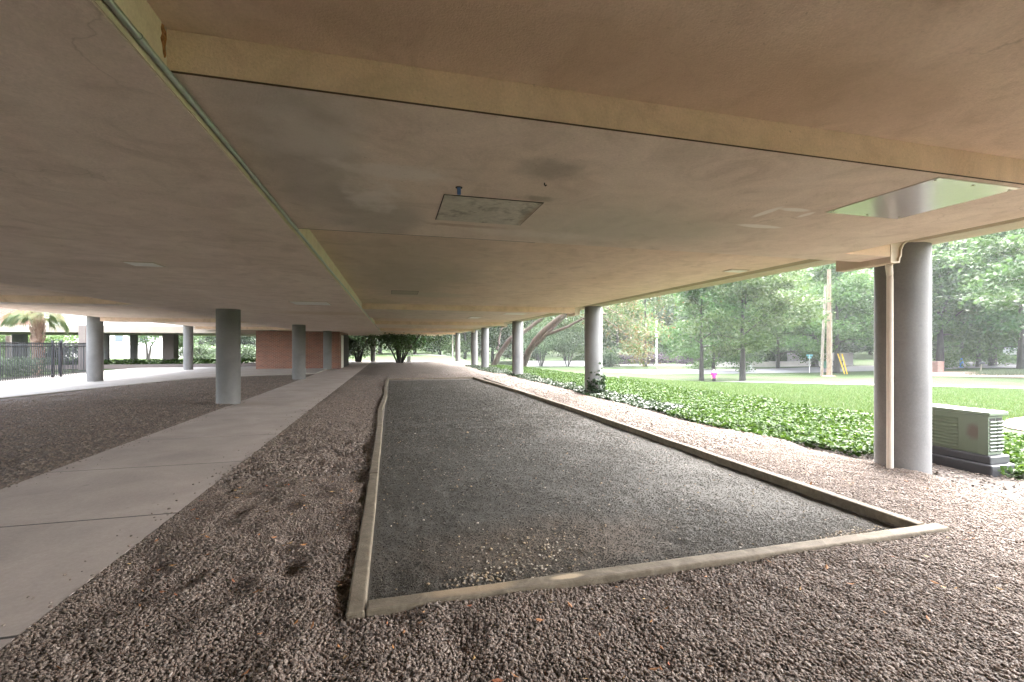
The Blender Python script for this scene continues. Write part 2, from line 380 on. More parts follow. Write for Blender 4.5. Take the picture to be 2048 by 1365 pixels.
M['blue'] = simple('blue plastic', (.09, .17, .42), .45, .05, 8)
M['light_cover'] = simple('opal light cover', (.92, .91, .88), .4, .04, 5)

# ------------------------------------------------------------------ world, sun, view
SUN_EL, SUN_AZ = radians(46), radians(60)           # azimuth measured from +Y towards +X
w = bpy.data.worlds.new('World'); scene.world = w; w.use_nodes = True
sky = w.node_tree.nodes.new('ShaderNodeTexSky'); sky.sky_type = 'NISHITA'; sky.sun_disc = False
sky.sun_elevation = SUN_EL; sky.sun_rotation = SUN_AZ; sky.dust_density = 4.0; sky.air_density = 1.2; sky.ozone_density = 1.0
bg = w.node_tree.nodes['Background']; bg.inputs[1].default_value = .15; hs_ = w.node_tree.nodes.new('ShaderNodeHueSaturation'); hs_.inputs['Saturation'].default_value = .4; hs_.inputs['Value'].default_value = 1.15   # a thin overcast greys the blue
w.node_tree.links.new(sky.outputs[0], hs_.inputs['Color']); w.node_tree.links.new(hs_.outputs[0], bg.inputs[0])
sl = bpy.data.lights.new('sun', 'SUN'); sl.energy = 2.0; sl.angle = radians(130); sl.color = (1, .965, .925)
so = bpy.data.objects.new('sun', sl); COL.objects.link(so)
from mathutils import Vector
so.rotation_euler = (-Vector((sin(SUN_AZ) * cos(SUN_EL), cos(SUN_AZ) * cos(SUN_EL), sin(SUN_EL)))).to_track_quat('-Z', 'Y').to_euler()
so.location = (30, 20, 40)
scene.view_settings.view_transform = 'Standard'; scene.view_settings.look = 'None'; scene.view_settings.gamma = 1
scene.view_settings.exposure = 4.3
cy = scene.cycles
cy.max_bounces = 14; cy.diffuse_bounces = 12; cy.glossy_bounces = 3; cy.transmission_bounces = 4; cy.transparent_max_bounces = 4
cy.use_denoising = True; cy.sample_clamp_indirect = 0; cy.caustics_reflective = False; cy.caustics_refractive = False
cy.use_adaptive_sampling = True

hz = bpy.data.materials.new('summer haze'); hz.use_nodes = True; hz.node_tree.nodes.remove(hz.node_tree.nodes['Principled BSDF'])
pv = hz.node_tree.nodes.new('ShaderNodeVolumePrincipled'); pv.inputs['Color'].default_value = (.93, .97, 1, 1); pv.inputs['Density'].default_value = HAZE; pv.inputs['Anisotropy'].default_value = .2
hz.node_tree.links.new(pv.outputs[0], hz.node_tree.nodes['Material Output'].inputs['Volume'])
if HAZE > 0:
    o = MB().box(-420, 520, -320, 520, -8, 45).build('haze', hz); o['kind'] = 'stuff'; o['label'] = 'pale humid summer haze'
cy.volume_bounces = 1; cy.volume_step_rate = 20; cy.volume_max_steps = 32

# ------------------------------------------------------------------ ground, gravel, path, court
def grid_mesh(name, xs, ys, zf, mat, smooth=True):
    X, Y = np.meshgrid(xs, ys); Z = zf(X, Y); V = np.stack([X, Y, Z], -1).reshape(-1, 3)
    nx, ny = len(xs), len(ys); i = (np.arange(ny - 1)[:, None] * nx + np.arange(nx - 1)[None, :]).ravel()
    return np_mesh(name, V, np.stack([i, i + 1, i + nx + 1, i + nx], -1), mat, smooth)

def ladder(spec):
    out = []
    for a, b, st in spec: out += list(np.arange(a, b - 1e-6, st))
    out.append(spec[-1][1]); return np.array(out)
xs = ladder([(-400, -60, 20), (-60, 6, 3), (6, 80, 1), (80, 130, 4), (130, 500, 25)])
ys = ladder([(-300, -20, 20), (-20, 90, 1.5), (90, 150, 5), (150, 500, 25)])
def ground_z(X, Y):
    z = tz(X, Y); inside = (X < 6.6) & (X > -16.5) & (Y < 46) & (Y > -34)
    return np.where(inside, z - .18, z)
tag(link('ground', grid_mesh('ground', xs, ys, ground_z, M['lawn'])), 'mown lawn falling away from the building', 'lawn', kind='structure')

CX0, CX1, CY0, CY1 = -.16, 4.10, 2.72, 20.7          # inside of the court
def lumps(x, y):
    k = ss(1.2, -.6, x) * ss(11, 5, y)
    n1 = vn(x, y, .24, 3); n2 = vn(x, y, .11, 5); n3 = vn(x, y, .8, 8)
    return .03 * (n3 - .6) + (.035 * k + .014) * (n1 - .55) + .016 * (n2 - .5) - .035 * k * np.clip(vn(x, y, .33, 21) - .62, 0, 1) * 3
def gz(x, y):
    z = (lumps(x, y) + .012) * ss(.02, .30, np.minimum(np.abs(x + 1.86), np.abs(x + 3.93))) + .008
    inpath = ss(-3.88, -3.80, x) * ss(-1.92, -2.0, x); z = z * (1 - inpath) - .05 * inpath 
    inc = (x > CX0) & (x < CX1) & (y > CY0) & (y < CY1)
    z = np.where(inc, -.10, z)
    edge = 5.66 + .4 * (vn(x, y, .9, 31) - .5) + .15 * ss(9, 6, y) * ss(3.5, 6, y) + .5 * ss(3.2, 2.2, y)
    for cx_, cy_ in ((-4.06, 13.1), (-4.03, 22.0), (6.07, 4.2), (6.07, 13.1)): z = z + .03 * np.exp(-((np.hypot(x - cx_, y - cy_) - .27) / .13) ** 2)
    return z - .09 * ss(edge, edge + .45, x)
gx = ladder([(-13, -5, .4), (-5, -2, .12), (-2, 6.5, .04)]); gy = ladder([(-34, 1, 1.0), (1, 7.5, .04), (7.5, 14, .12), (14, 46, .4)])
tag(link('gravel_ground', grid_mesh('gravel_ground', gx, gy, gz, M['gravel'], False)), 'brown pea gravel bed under the raised building', 'gravel', kind='structure')

ICO = np.array([(0, 0, 1)] + [(.894 * cos(2 * pi * k / 5), .894 * sin(2 * pi * k / 5), .447) for k in range(5)] + [(.894 * cos(2 * pi * (k + .5) / 5), .894 * sin(2 * pi * (k + .5) / 5), -.447) for k in range(5)] + [(0, 0, -1)])
ICF = np.array([(0, 1 + k, 1 + (k + 1) % 5) for k in range(5)] + [(1 + k, 6 + k, 1 + (k + 1) % 5) for k in range(5)] + [(1 + (k + 1) % 5, 6 + k, 6 + (k + 1) % 5) for k in range(5)] + [(11, 6 + (k + 1) % 5, 6 + k) for k in range(5)])
def scatter_stones(name, P, size, mat, rng, flat=.7):
    n = len(P); sc = size * np.exp(rng.normal(0, .28, n)); V = ICO[None] * (1 + rng.uniform(-.22, .22, (n, 12, 1)))
    V = V * (sc[:, None] * np.stack([rng.uniform(.8, 1.3, n), rng.uniform(.8, 1.3, n), rng.uniform(flat * .8, flat * 1.2, n)], -1))[:, None, :]
    a = rng.uniform(0, 2 * pi, n); b = rng.normal(0, .5, n); ca, sa, cb, sb = np.cos(a), np.sin(a), np.cos(b), np.sin(b)
    y = V[..., 1] * cb[:, None] - V[..., 2] * sb[:, None]; z = V[..., 1] * sb[:, None] + V[..., 2] * cb[:, None]; x = V[..., 0]
    V = np.stack([x * ca[:, None] - y * sa[:, None], x * sa[:, None] + y * ca[:, None], z], -1) + P[:, None, :]
    Fc = ICF[None] + (np.arange(n) * 12)[:, None, None]
    return np_mesh(name, V.reshape(-1, 3), Fc.reshape(-1, 3), mat, False)
rng = np.random.default_rng(3)
def gravel_pts(n, x0, x1, y0, y1, wide=False):
    P = rng.uniform((x0, y0), (x1, y1), (n, 2)); x, y = P.T
    ok = ~((x > -3.935) & (x < -1.852)) & ~((x > CX0 - .10) & (x < CX1 + .11) & (y > CY0 - .115) & (y < CY1 + .1)) & (x < 5.80 + .4 * (vn(x, y, .9, 31) - .5) + .15 * ss(9, 6, y) * ss(3.5, 6, y) + .5 * ss(3.2, 2.2, y) + rng.normal(0, .07, n))
    d = S * x + C * y; lat = np.abs(C * x - S * y) / np.maximum(d, .1); ok &= (((d > .2) & (lat >= 1.2)) | (d <= 1.7)) if wide else (d > 1.7) & (lat < 1.2)
    P = P[ok]; z = gz(P[:, 0], P[:, 1]); return np.column_stack([P, z])
P1 = gravel_pts(270000, -2.4, 6.4, 1.2, 5.6); P2 = gravel_pts(70000, -4, 6.4, 5.6, 13)
P3 = gravel_pts(150000, -12.3, 6.4, 6.0, 26); P3 = P3[(rng.uniform(0, 1, len(P3)) < ss(27, 12, P3[:, 1])) & (P3[:, 0] > -12 + .12 * P3[:, 1] - .9 * 0) & ~((P3[:, 0] < np.interp(P3[:, 1], [6, 11, 15.9, 19.8, 23.6, 24.8, 25.9], [-12.0, -11.4, -10.55, -9.6, -8.46, -6.6, -3.95])))]; P2 = np.concatenate([P2, P3])
P1 = np.concatenate([P1, gravel_pts(90000, -1.8, 6.2, -1.5, 4, True)])
st = scatter_stones('gravel_stones', P1 + (0, 0, .003), 0.0064, M['stones'], rng)
tag(link('gravel_stones', st), 'loose brown and grey gravel stones lying near the camera', 'gravel', kind='stuff')
st = scatter_stones('gravel_chips', P2 + (0, 0, .002), .014, M['stones'], rng)
tag(link('gravel_chips', st), 'gravel stones further back beside the path and court', 'gravel', kind='stuff')

# path slabs with open joints
mb = MB(); j = [1.0]
jy = [-6.5, -4.6, -2.7, -.8, 1.05, 2.9, 4.68, 6.56, 8.44] + [8.44 + 1.88 * k for k in range(1, 20)]
for a, b in zip(jy[:-1], jy[1:]): mb.box(-3.93, -1.86, a + .014, b - .014, -.12, .012)
mb.box(-3.93, -1.86, jy[-1] + .006, 46.5, -.12, .012)
fl = MB()
for a in jy[1:]: fl.box(-3.925, -1.865, a - .0138, a + .0138, -.1, .009)
tag(fl.build('path_joints', M['dark']), 'dark joints between the path slabs', 'joints', kind='structure')
tag(mb.build('path', M['concrete_path']), 'straight concrete footpath with cross joints', 'path', kind='structure')
poly = [(-3.95, 25.9), (-4.7, 25.5), (-6.6, 24.8), (-8.46, 23.6), (-9.6, 19.8), (-10.55, 15.9), (-11.4, 11), (-12.0, 6), (-12.4, 0), (-12.6, -8), (-16.2, -8), (-16.2, 35.2), (-8.3, 35.2), (-8.3, 31.45), (-3.95, 31.45)]
tag(MB().prism(poly[::-1], -.12, .05).build('courtyard_walk', M['concrete_walk']), 'pale concrete walk beside the courtyard', 'walkway', kind='structure')

def court_z(x, y): return -.03 + .011 * (vn(x, y, .7, 4) - .5) + .006 * (vn(x, y, .14, 6) - .5) + .008 * (vn(x, y, .06, 9) - .5) - .03 * np.clip(vn(x, y, .19, 33) - .74, 0, 1)
tag(link('court_ground', grid_mesh('court_ground', ladder([(CX0 - .05, CX1 + .06, .03)]), ladder([(CY0 - .05, 8, .03), (8, CY1 + .06, .1)]), court_z, M['court'])), 'dark grey grit surface of the framed play court', 'court', kind='structure')
# timber frame of the court
frame = empty('court_border', (0, 0, 0), 0, 'weathered timber border framing the dark grit court', 'border')
def board(p0, p1, wd, z0, z1, mat, nm='board'):
    p0 = np.array(p0, float); p1 = np.array(p1, float); d = p1 - p0; L = np.linalg.norm(d); d /= L; n = np.array((-d[1], d[0]))
    b = MB(); k = max(2, int(L / .35)); zs = []
    V = []; Fq = []
    for i in range(k + 1):
        c = p0 + d * L * i / k; wob = .004 * (random.random() - .5); zz = z1 + .004 * (random.random() - .5)
        for sx, z in ((-1, z0), (1, z0), (1, zz), (-1, zz)): q = c + n * (sx * wd / 2 + wob); V.append((q[0], q[1], z))
    for i in range(k):
        for e in range(4): a = i * 4 + e; c2 = i * 4 + (e + 1) % 4; Fq.append([a, c2, c2 + 4, a + 4])
    Fq.append([3, 2, 1, 0]); e = k * 4; Fq.append([e, e + 1, e + 2, e + 3])
    b.v = V; b.f = Fq; return b.build(nm, mat, frame, bevel=.012)
lb = [(-.195, 2.60), (-.205, 5.4), (-.225, 8.6), (-.275, 10.8), (-.20, 14.0), (-.235, 17.4), (-.20, 20.85)]
for i, (a, b) in enumerate(zip(lb[:-1], lb[1:])): board(a, (b[0], b[1] - .012), .098, -.09, .056 + .002 * (i % 2), M['timber'])
board((-.142, 2.655), (4.29, 2.665), .105, -.09, .058, M['timber'])
rb = [(4.155, 2.73), (4.13, 6.6), (4.09, 10.4), (3.98, 14.2), (3.82, 17.6), (3.64, 20.85)]
for i, (a, b) in enumerate(zip(rb[:-1], rb[1:])): board(a, (b[0], b[1] - .012), .095, -.09, .060 + .002 * (i % 2), M['timber'])
board((-.14, 20.8), (3.57, 20.8), .09, -.09, .05, M['timber'])
rng = np.random.default_rng(23); n = 260; x = np.where(rng.uniform(0, 1, n) < .5, -1.88 - np.abs(rng.normal(0, .12, n)), -3.91 + np.abs(rng.normal(0, .12, n))); y = rng.uniform(2.5, 16, n)
tag(link('stray_stones', scatter_stones('stray_stones', np.column_stack([x, y, np.full(n, .016)]), .0075, M['stones'], rng)), 'stray gravel stones along the edges of the footpath', 'gravel', kind='stuff')
# pebbles, leaves
rng = np.random.default_rng(11)
def court_pts(n, cx, cy, sx, sy):
    P = np.column_stack([rng.normal(cx, sx, n), rng.normal(cy, sy, n)]); ok = (P[:, 0] > CX0 + .03) & (P[:, 0] < CX1 - .06) & (P[:, 1] > CY0 + .02) & (P[:, 1] < 20)
    P = P[ok]; return np.column_stack([P, court_z(P[:, 0], P[:, 1]) + .003])
P = np.concatenate([court_pts(120, .55, 2.95, .12, .06), court_pts(300, 1.0, 3.15, .28, .2), court_pts(300, 3.6, 2.85, .25, .06)])
Q = rng.uniform((CX0 + .05, CY0 + .05), (CX1 - .1, 10), (1300, 2)); Q = np.column_stack([Q, court_z(Q[:, 0], Q[:, 1]) + .001]); 
n = 330000; yy = CY0 + .02 + 17.6 * rng.uniform(0, 1, n) ** 2.0; xx = rng.uniform(CX0 + .03, CX1 - .05, n)
pk_ = rng.uniform(0, 1, n) < .35 + .75 * vn(xx, yy, .45, 81) * (.5 + vn(xx, yy, .15, 82)); xx, yy = xx[pk_], yy[pk_]
tag(link('court_grit', scatter_stones('court_grit', np.column_stack([xx, yy, court_z(xx, yy)]), .0034 + .0055 * ss(3, 14, yy), island_mat('charcoal grit', [(.022, .020, .017), (.055, .050, .042), (.035, .032, .027), (.085, .077, .064), (.045, .040, .033), (.12, .108, .09)], .9), rng)), 'loose charcoal grit grains covering the framed court', 'grit', kind='stuff')
tag(link('court_pebbles', scatter_stones('court_pebbles', np.concatenate([P, Q]), .0065, M['court_bits'], rng)), 'stray tan pebbles kicked onto the dark court', 'pebbles', kind='stuff')
def leaf_quads(P, size, rng, up=.4, fold=True, aspect=.6):
    """kite shaped leaves, n x (4 verts), 1 quad each"""
    n = len(P); d = rng.normal(0, 1, (n, 3)); d /= np.linalg.norm(d, axis=1)[:, None]
    nn = rng.normal(0, 1, (n, 3)) + np.array((0, 0, up * 3)); t = np.cross(d, nn); t /= np.linalg.norm(t, axis=1)[:, None] + 1e-9
    b = np.cross(t, nn); b /= np.linalg.norm(b, axis=1)[:, None] + 1e-9; m = np.cross(t, b)
    s = (size * rng.uniform(.6, 1.4, n))[:, None]
    V = np.stack([P - t * s * .5, P + b * s * aspect * .5 + m * s * .08, P + t * s * .5, P - b * s * aspect * .5 + m * s * .08], 1)
    return V.reshape(-1, 3), np.arange(n * 4).reshape(n, 4)
n = 520; x = rng.uniform(-1.8, 5.8, n); y = rng.uniform(1.3, 5.5, n); k = ~((x > -.3) & (x < 4.3) & (y > 2.55)) & (x > -1.8)
x, y = x[k], y[k]; keep = rng.uniform(0, 1, len(x)) < np.where((x < 1.5), .8, .4); x, y = x[keep], y[keep]
V, Fq = leaf_quads(np.column_stack([x, y, gz(x, y) + .022]), .042, rng, 1.0, aspect=.4)
tag(link('leaf_litter', np_mesh('leaf_litter', V, Fq, M['leaf_litter'])), 'small dry orange leaves scattered over the gravel', 'leaves', kind='stuff')

# ------------------------------------------------------------------ the raised apartment building
ZL, ZD, ZB, ZE = 2.43, 2.475, 2.63, 2.722
bld = empty('apartment_building', (0, 0, 0), 0, 'raised apartment building on round concrete columns with tan stucco ceiling', 'building')
YB0, YB1 = -34, 46  # building lengthened unseen behind the camera to darken the foreground
XS0, XS1 = -5.62, -.785
MB().box(XS0, XS1, YB0, YB1, ZL, 2.95).build('corridor_slab', M['soffit_slab'], bld)
MB().box(XS1 + .002, XS1 + .006, YB0, YB1, ZL + .003, ZB - .001).build('slab_edge', M['slab_edge'], bld)
bay = MB(); bay.box(XS1 + .006, 5.26, YB0, YB1, ZB, 2.94); bay.box(-11.2, XS0 - .002, YB0, YB1, ZB, 2.94)
bay.build('bay_ceiling', M['soffit_bay'], bld)
ev = MB(); ev.box(5.262, 5.92, YB0, YB1, ZE, 2.93); ev.build('eave_brown_band', M['eave_brown'], bld)
ev = MB(); ev.box(5.922, 6.30, YB0, YB1, ZE - .006, 3.1); ev.box(-12.3, -11.202, YB0, YB1, ZE, 3.1); ev.build('eave', M['eave'], bld)
COLY = [4.2 + 8.9 * k for k in range(-4, 5)]
def beam_face(y, x0, x1, z0=ZD, z1=ZB): MB().box(x0, x1, y - .004, y - .001, z0 + .001, z1 - .001).build('beam_face', M['beam'], bld)
def drop_panel(y0, y1, x0=XS1 + .007, x1=4.62):
    MB().box(x0, x1, y0, y1, ZD, ZB + .05).build('dropped_ceiling', M['soffit_drop'], bld); beam_face(y0, x0, x1)
drop_panel(1.885, 4.10); drop_panel(12.67, 16.6); drop_panel(21.57, 25.4); drop_panel(30.47, 34.4); drop_panel(38.4, 46)
drop_panel(-5.1, -2.6)
for yc in COLY:                                      # transverse girders on every column line reach out to the columns
    MB().box(4.622, 5.27, yc - .43, yc - .10, ZD, ZE + .05).build('girder_end', M['soffit_drop'], bld); beam_face(yc - .43, 4.622, 5.27, ZD, ZE)
    MB().box(-11.2, XS0 - .004, yc - .43, yc + .3, ZD, ZB + .05).build('girder', M['soffit_drop'], bld); beam_face(yc - .43, -11.2, XS0 - .004)
up = MB(); up.box(-12.0, 6.0, YB0, YB1, 2.951, 8.6); up.build('upper_storeys', M['brick_far'], bld)
MB().box(XS1 + .02, 5.24, 1.874, 1.8805, ZD + .0005, ZD + .005).build('open_joint', simple('brown joint', (.10, .07, .05), .95, .4, 3), bld)  # thin brown strip along the lower edge of the first beam
MB().box(XS1 + .02, 1.3, 4.1005, 4.106, ZD - .001, ZD + .006).build('open_joint', M['dark'], bld)
# gutter stubs with their moulded ends on each column line
for i, yc in enumerate([4.2, 13.1, 22.0, 30.9]):
    y0, y1 = yc - .43, yc - .05 + .25
    prof = [(5.272, 2.41), (5.40, 2.41), (5.415, 2.47), (5.43, 2.485), (5.435, 2.56), (5.47, 2.62), (5.54, 2.66), (5.545, 2.715), (5.272, 2.715)]
    g = MB(); n = len(prof); y0g = y0 - .01
    inner = [(5.272 + .018, 2.428), (5.388, 2.428), (5.398, 2.475), (5.412, 2.492), (5.417, 2.566), (5.458, 2.632), (5.525, 2.672), (5.528, 2.70), (5.29, 2.70)]
    g.v = [(x, y0g, z) for x, z in prof] + [(x, y1, z) for x, z in prof] + [(x, y0g, z) for x, z in inner] + [(x, y0g + .02, z) for x, z in inner]
    for k in range(n):
        q = (k + 1) % n; g.f += [[k, q, n + q, n + k], [k, 2 * n + k, 2 * n + q, q], [2 * n + k, 3 * n + k, 3 * n + q, 2 * n + q]]
    g.f.append([n + k for k in range(n)]); g.f.append([3 * n + k for k in reversed(range(n))])
    g.build('gutter_box', M['trim'], bld)
# columns
R = .272
def column(x, y, ztop, r=R, label=None, zb=-.1):
    c = MB().lathe([(r, zb), (r, ztop)], 40).build('column', M['concrete_column'], bld, True, loc=(x, y, 0))
    if label: c['label'] = label
    return c
column(6.07, 4.2, ZE - .004, label='big round column at the right with a painted downpipe on it')
column(6.07, 13.1, ZE - .004, label='round column with ivy climbing its foot'); column(6.07, 22.0, ZE - .004); column(6.10, 30.5, ZE - .004, .25)
column(6.0, 34.1, ZE - .004, .24); column(6.0, 43.2, ZE - .004, .22); column(-1.77, 44.7, ZE - .3, .23)
column(-4.06, 13.1, ZL + .01, label='dark round column standing beside the footpath'); column(-4.03, 22.0, ZL + .01); column(-3.97, 30.7, ZL + .01, .25)
column(-11.75, 22.3, ZE + .01, .262, label='sunlit round column at the courtyard edge'); column(-11.95, 31.6, ZE + .01, .25); column(-11.75, 13.3, ZE + .01); 
for yc in (-4.7, -13.6, -22.5, -31.4): column(6.07, yc, ZE - .004); column(-11.75, yc, ZE + .01)
column(-11.75, 4.4, ZE + .01)
# brick stair core under the slab
core = empty('brick_room', (-5.78, 34.5, 0), 0, 'red brick room under the far end of the slab with a white door', 'brick room')
MB().box(-2.46, 2.46, -3.0, 3.0, -.1, ZL + .004).build('wall', M['brick'], core)
MB().box(2.462, 2.50, -2.2, -1.0, 0, 2.2).build('door', M['white_paint'], core)
MB().box(2.462, 2.49, -.6, 2.9, 0, 2.3).build('side_panel', M['dark'], core)
shade_core = empty('brick_room', (-4.2, -8.5, 0), 0, 'unseen brick room added behind the viewpoint to darken the near gravel', 'brick room')  # added out of view behind the camera to block light from the near gravel
MB().box(-4.2, 2.3, -4.0, 5.0, -.1, ZL + .004).build('wall', M['brick'], shade_core); MB().box(2.302, 2.34, -1.2, -.1, 0, 2.2).build('door', M['white_paint'], shade_core)
# downpipe
dp = MB().tube([(5.755, 4.115, -.03), (5.755, 4.115, 2.28), (5.70, 4.08, 2.36), (5.41, 3.88, 2.395), (5.36, 3.84, 2.42)], .034, 12)
tag(dp.build('downpipe', M['pipe'], smooth=True), 'thin pinkish downpipe running down the big right column', 'pipe')
# the corner of broken render
cr = MB(); ring = [(1.862, 2.628), (1.845, 2.626), (1.838, 2.605), (1.846, 2.59), (1.836, 2.568), (1.849, 2.55), (1.852, 2.53), (1.862, 2.515), (1.872, 2.52), (1.873, 2.56), (1.868, 2.585), (1.872, 2.615)]
k = len(ring); cr.v = [(-.7785, y, z) for y, z in ring] + [(-.7745 + .003 * ((i * 5) % 3 - 1), 1.858 + (y - 1.858) * .8, 2.575 + (z - 2.575) * .88) for i, (y, z) in enumerate(ring)] + [(-.7765, 1.858, 2.575)]
cr.f = [[i, (i + 1) % k, k + (i + 1) % k, k + i] for i in range(k)] + [[k + i, k + (i + 1) % k, 2 * k] for i in range(k)]
o = cr.build('broken_render', simple('raw broken render', (.42, .2, .09), .95, .6, 60, .8), bld)

# conduit along the slab edge
con = empty('electrical_conduit', (0, 0, 0), 0, 'thin galvanised conduit running along the slab edge overhead', 'conduit')
MB().tube([(XS1 + .0195, y, ZD - .0135 + .001 * sin(y * .9)) for y in np.arange(-3, 45, .75)], .0115, 10).build('tube', M['conduit'], con, True)
for y in (1.68, 2.88, 4.1, 4.75, 5.35, 8.1, 11.5, 14.4, 17.6, 21, 25):
    MB().tube([(XS1 + .0195, y - .018, ZD - .0135 + .001 * sin(y * .9)), (XS1 + .0195, y + .018, ZD - .0135 + .001 * sin(y * .9))], .0142, 10).build('coupling', M['conduit'], con, True)

def panel(name, x0, x1, y0, y1, z, mat, label, cat, rim=M['dark'], screws=True, t=.006, group=None):
    t0 = empty(name, ((x0 + x1) / 2, (y0 + y1) / 2, z), 0, label, cat, group); a, b = (x1 - x0) / 2, (y1 - y0) / 2
    MB().box(-a, a, -b, b, -t, -.0005).build('sheet', mat, t0).matrix_parent_inverse.identity()
    r = MB()
    for (p, q, u, v) in ((-a - .006, -a - .001, -b - .006, b + .006), (a + .001, a + .006, -b - .006, b + .006), (-a - .001, a + .001, -b - .006, -b - .001), (-a - .001, a + .001, b + .001, b + .006)): r.box(p, q, u, v, -.004, -.0005)
    r.build('rim', rim, t0)
    if screws:
        for sx in (-.92, 0, .92):
            for sy in (-.9, .9): MB().lathe([(.008, -t - .004), (.008, -t)], 8, (sx * a, sy * b)).build('screw', M['panel_old'], t0)
    return t0
pm = galv('stained steel access panel', (.44, .41, .33), False)
panel('access_panel', .325, .99, 2.945, 3.53, ZD, M['panel_old'], 'weathered stained steel access panel in the middle of the ceiling', 'access panel')
# material of the old panel is in object space centred on the panel: keep its stains local
panel('access_panel', 3.05, 3.735, 1.915, 2.62, ZD, M['panel_new'], 'shiny new galvanised access panel in the ceiling at the right', 'access panel', M['trim'])
panel('access_panel', -.02, .52, 9.6, 10.25, ZB, simple('painted over hatch', (.47, .43, .33), .8, .12, 4), 'painted over ceiling hatch with dark joints beyond the middle panel', 'access panel', screws=False, t=.003)
def lamp(x0, x1, y0, y1, z, label, t=.02):
    t0 = empty('ceiling_light', ((x0 + x1) / 2, (y0 + y1) / 2, z), 0, label, 'ceiling light', 'flat ceiling lights'); a, b = (x1 - x0) / 2, (y1 - y0) / 2
    MB().box(-a, a, -b, b, -t * .5, -.0005).build('base', M['trim'], t0); MB().box(-a + .02, a - .02, -b + .02, b - .02, -t, -t * .5 - .0005).build('cover', M['light_cover'], t0, bevel=.006)
def atz(u, v, z):
    D = (z - H) / ((HY - v) / F); return world(u, D)
x, y = atz(622, 606, ZL); lamp(x - .38, x + .38, y - .35, y + .35, ZL, 'white flat ceiling light between the two left columns')
x, y = atz(288, 528, ZL); lamp(x - .16, x + .16, y - .14, y + .14, ZL, 'small pale ceiling plate at the far left over the gravel', .012)
x, y = atz(949, 635, ZD); lamp(x - .2, x + .2, y - .4, y + .4, ZD, 'white flat ceiling light over the far end of the court')
x, y = atz(1030, 628, ZD); lamp(x - .35, x + .35, y - .3, y + .3, ZD, 'faint cream ceiling plate before the third right column', .008)
x, y = atz(1472, 541, ZB); lamp(x - .16, x + .16, y - .1, y + .1, ZB, 'small slotted ceiling plate near the right eave', .02)
x, y = atz(918, 375, ZD)
sp = empty('blue_pipe_stub', (x, y, ZD), 0, 'short blue plastic pipe end poking from the ceiling', 'pipe end')
MB().lathe([(.011, -.045), (.012, -.04), (.012, -.001)], 14).build('tube', M['blue'], sp, True)
MB().lathe([(.021, -.004), (.021, -.0005)], 16).build('collar', M['dark'], sp)
x, y = atz(1089, 366, ZD)
hk = empty('ceiling_hook', (x, y, ZD), 0, 'tiny dark hook in the sooty ceiling stain', 'hook')
MB().tube([(0, 0, -.001), (0, 0, -.012), (.006, 0, -.018), (.012, 0, -.012)], .004, 8).build('bent_rod', M['dark'], hk)
hk.children[0]['label'] = 'dark bent rod'

# ------------------------------------------------------------------ green cabinet by the big column
gen = empty('utility_cabinet', (6.80, 3.765, 0), 0, 'sage green louvred cabinet on a dark base behind the big column', 'cabinet')
gw, gl, zb0, zb1 = .30, 1.25, .20, .665
body = MB().box(.02, gw - .02, .02, gl, zb0, zb1)
m, nt, bs = new_mat('sage green panel with soot mark'); v = coords(nt)
sp_ = N(nt, 'ShaderNodeSeparateXYZ'); nt.links.new(v, sp_.inputs[0]); cbn = N(nt, 'ShaderNodeCombineXYZ'); nt.links.new(sp_.outputs[1], cbn.inputs[0]); nt.links.new(sp_.outputs[2], cbn.inputs[1])
k = spot(nt, cbn.outputs[0], .15, .46, .07, .085, .5, .22, 16)
nt.links.new(mix(nt, math_(nt, 'MULTIPLY', k, .85), (.10, .128, .088), (.075, .05, .04)), bs.inputs['Base Color']); bs.inputs['Roughness'].default_value = .5
body.build('body', m, gen, bevel=.006)
lv = MB()
for z in np.arange(zb0 + .05, zb1 - .04, .042):       # long side louvres
    lv.obox((.012, .75, z), (.008, 0, .010), (0, .44, 0), (-.002, 0, .004))
lv.build('side_louvre', M['cabinet_side'], gen)
for xa, xb in ((.035, .15), (.165, gw - .035)):
    l = MB()
    for z in np.arange(zb0 + .05, zb1 - .04, .042): l.obox(((xa + xb) / 2, .008, z), ((xb - xa) / 2, 0, 0), (0, .010, -.012), (0, .003, .005))
    l.build('end_louvre', M['cabinet'], gen)
    MB().box(xa + .004, xb - .004, .0155, .0195, zb0 + .035, zb1 - .03).build('louvre_slot', M['dark'], gen)
MB().box(0, .018, 0, .1, zb0 + .003, zb1 - .003).build('corner_post', M['cabinet'], gen, bevel=.004)
MB().box(-.015, gw + .015, -.02, gl + .02, zb1 + .002, zb1 + .05).build('lid', M['cabinet'], gen, bevel=.012)
MB().box(.19, .215, .004, .014, zb0 + .05, zb0 + .12).build('latch', M['dark'], gen); MB().box(.24, .265, .004, .014, zb0 + .05, zb0 + .12).build('latch', M['dark'], gen)
bb = MB(); bb.box(-.05, gw + .05, -.06, gl + .05, -.05, .10); bb.box(-.02, gw + .02, -.03, gl + .02, .10, zb0 - .002)
bb.build('base', M['plastic_dark'], gen, bevel=.015)

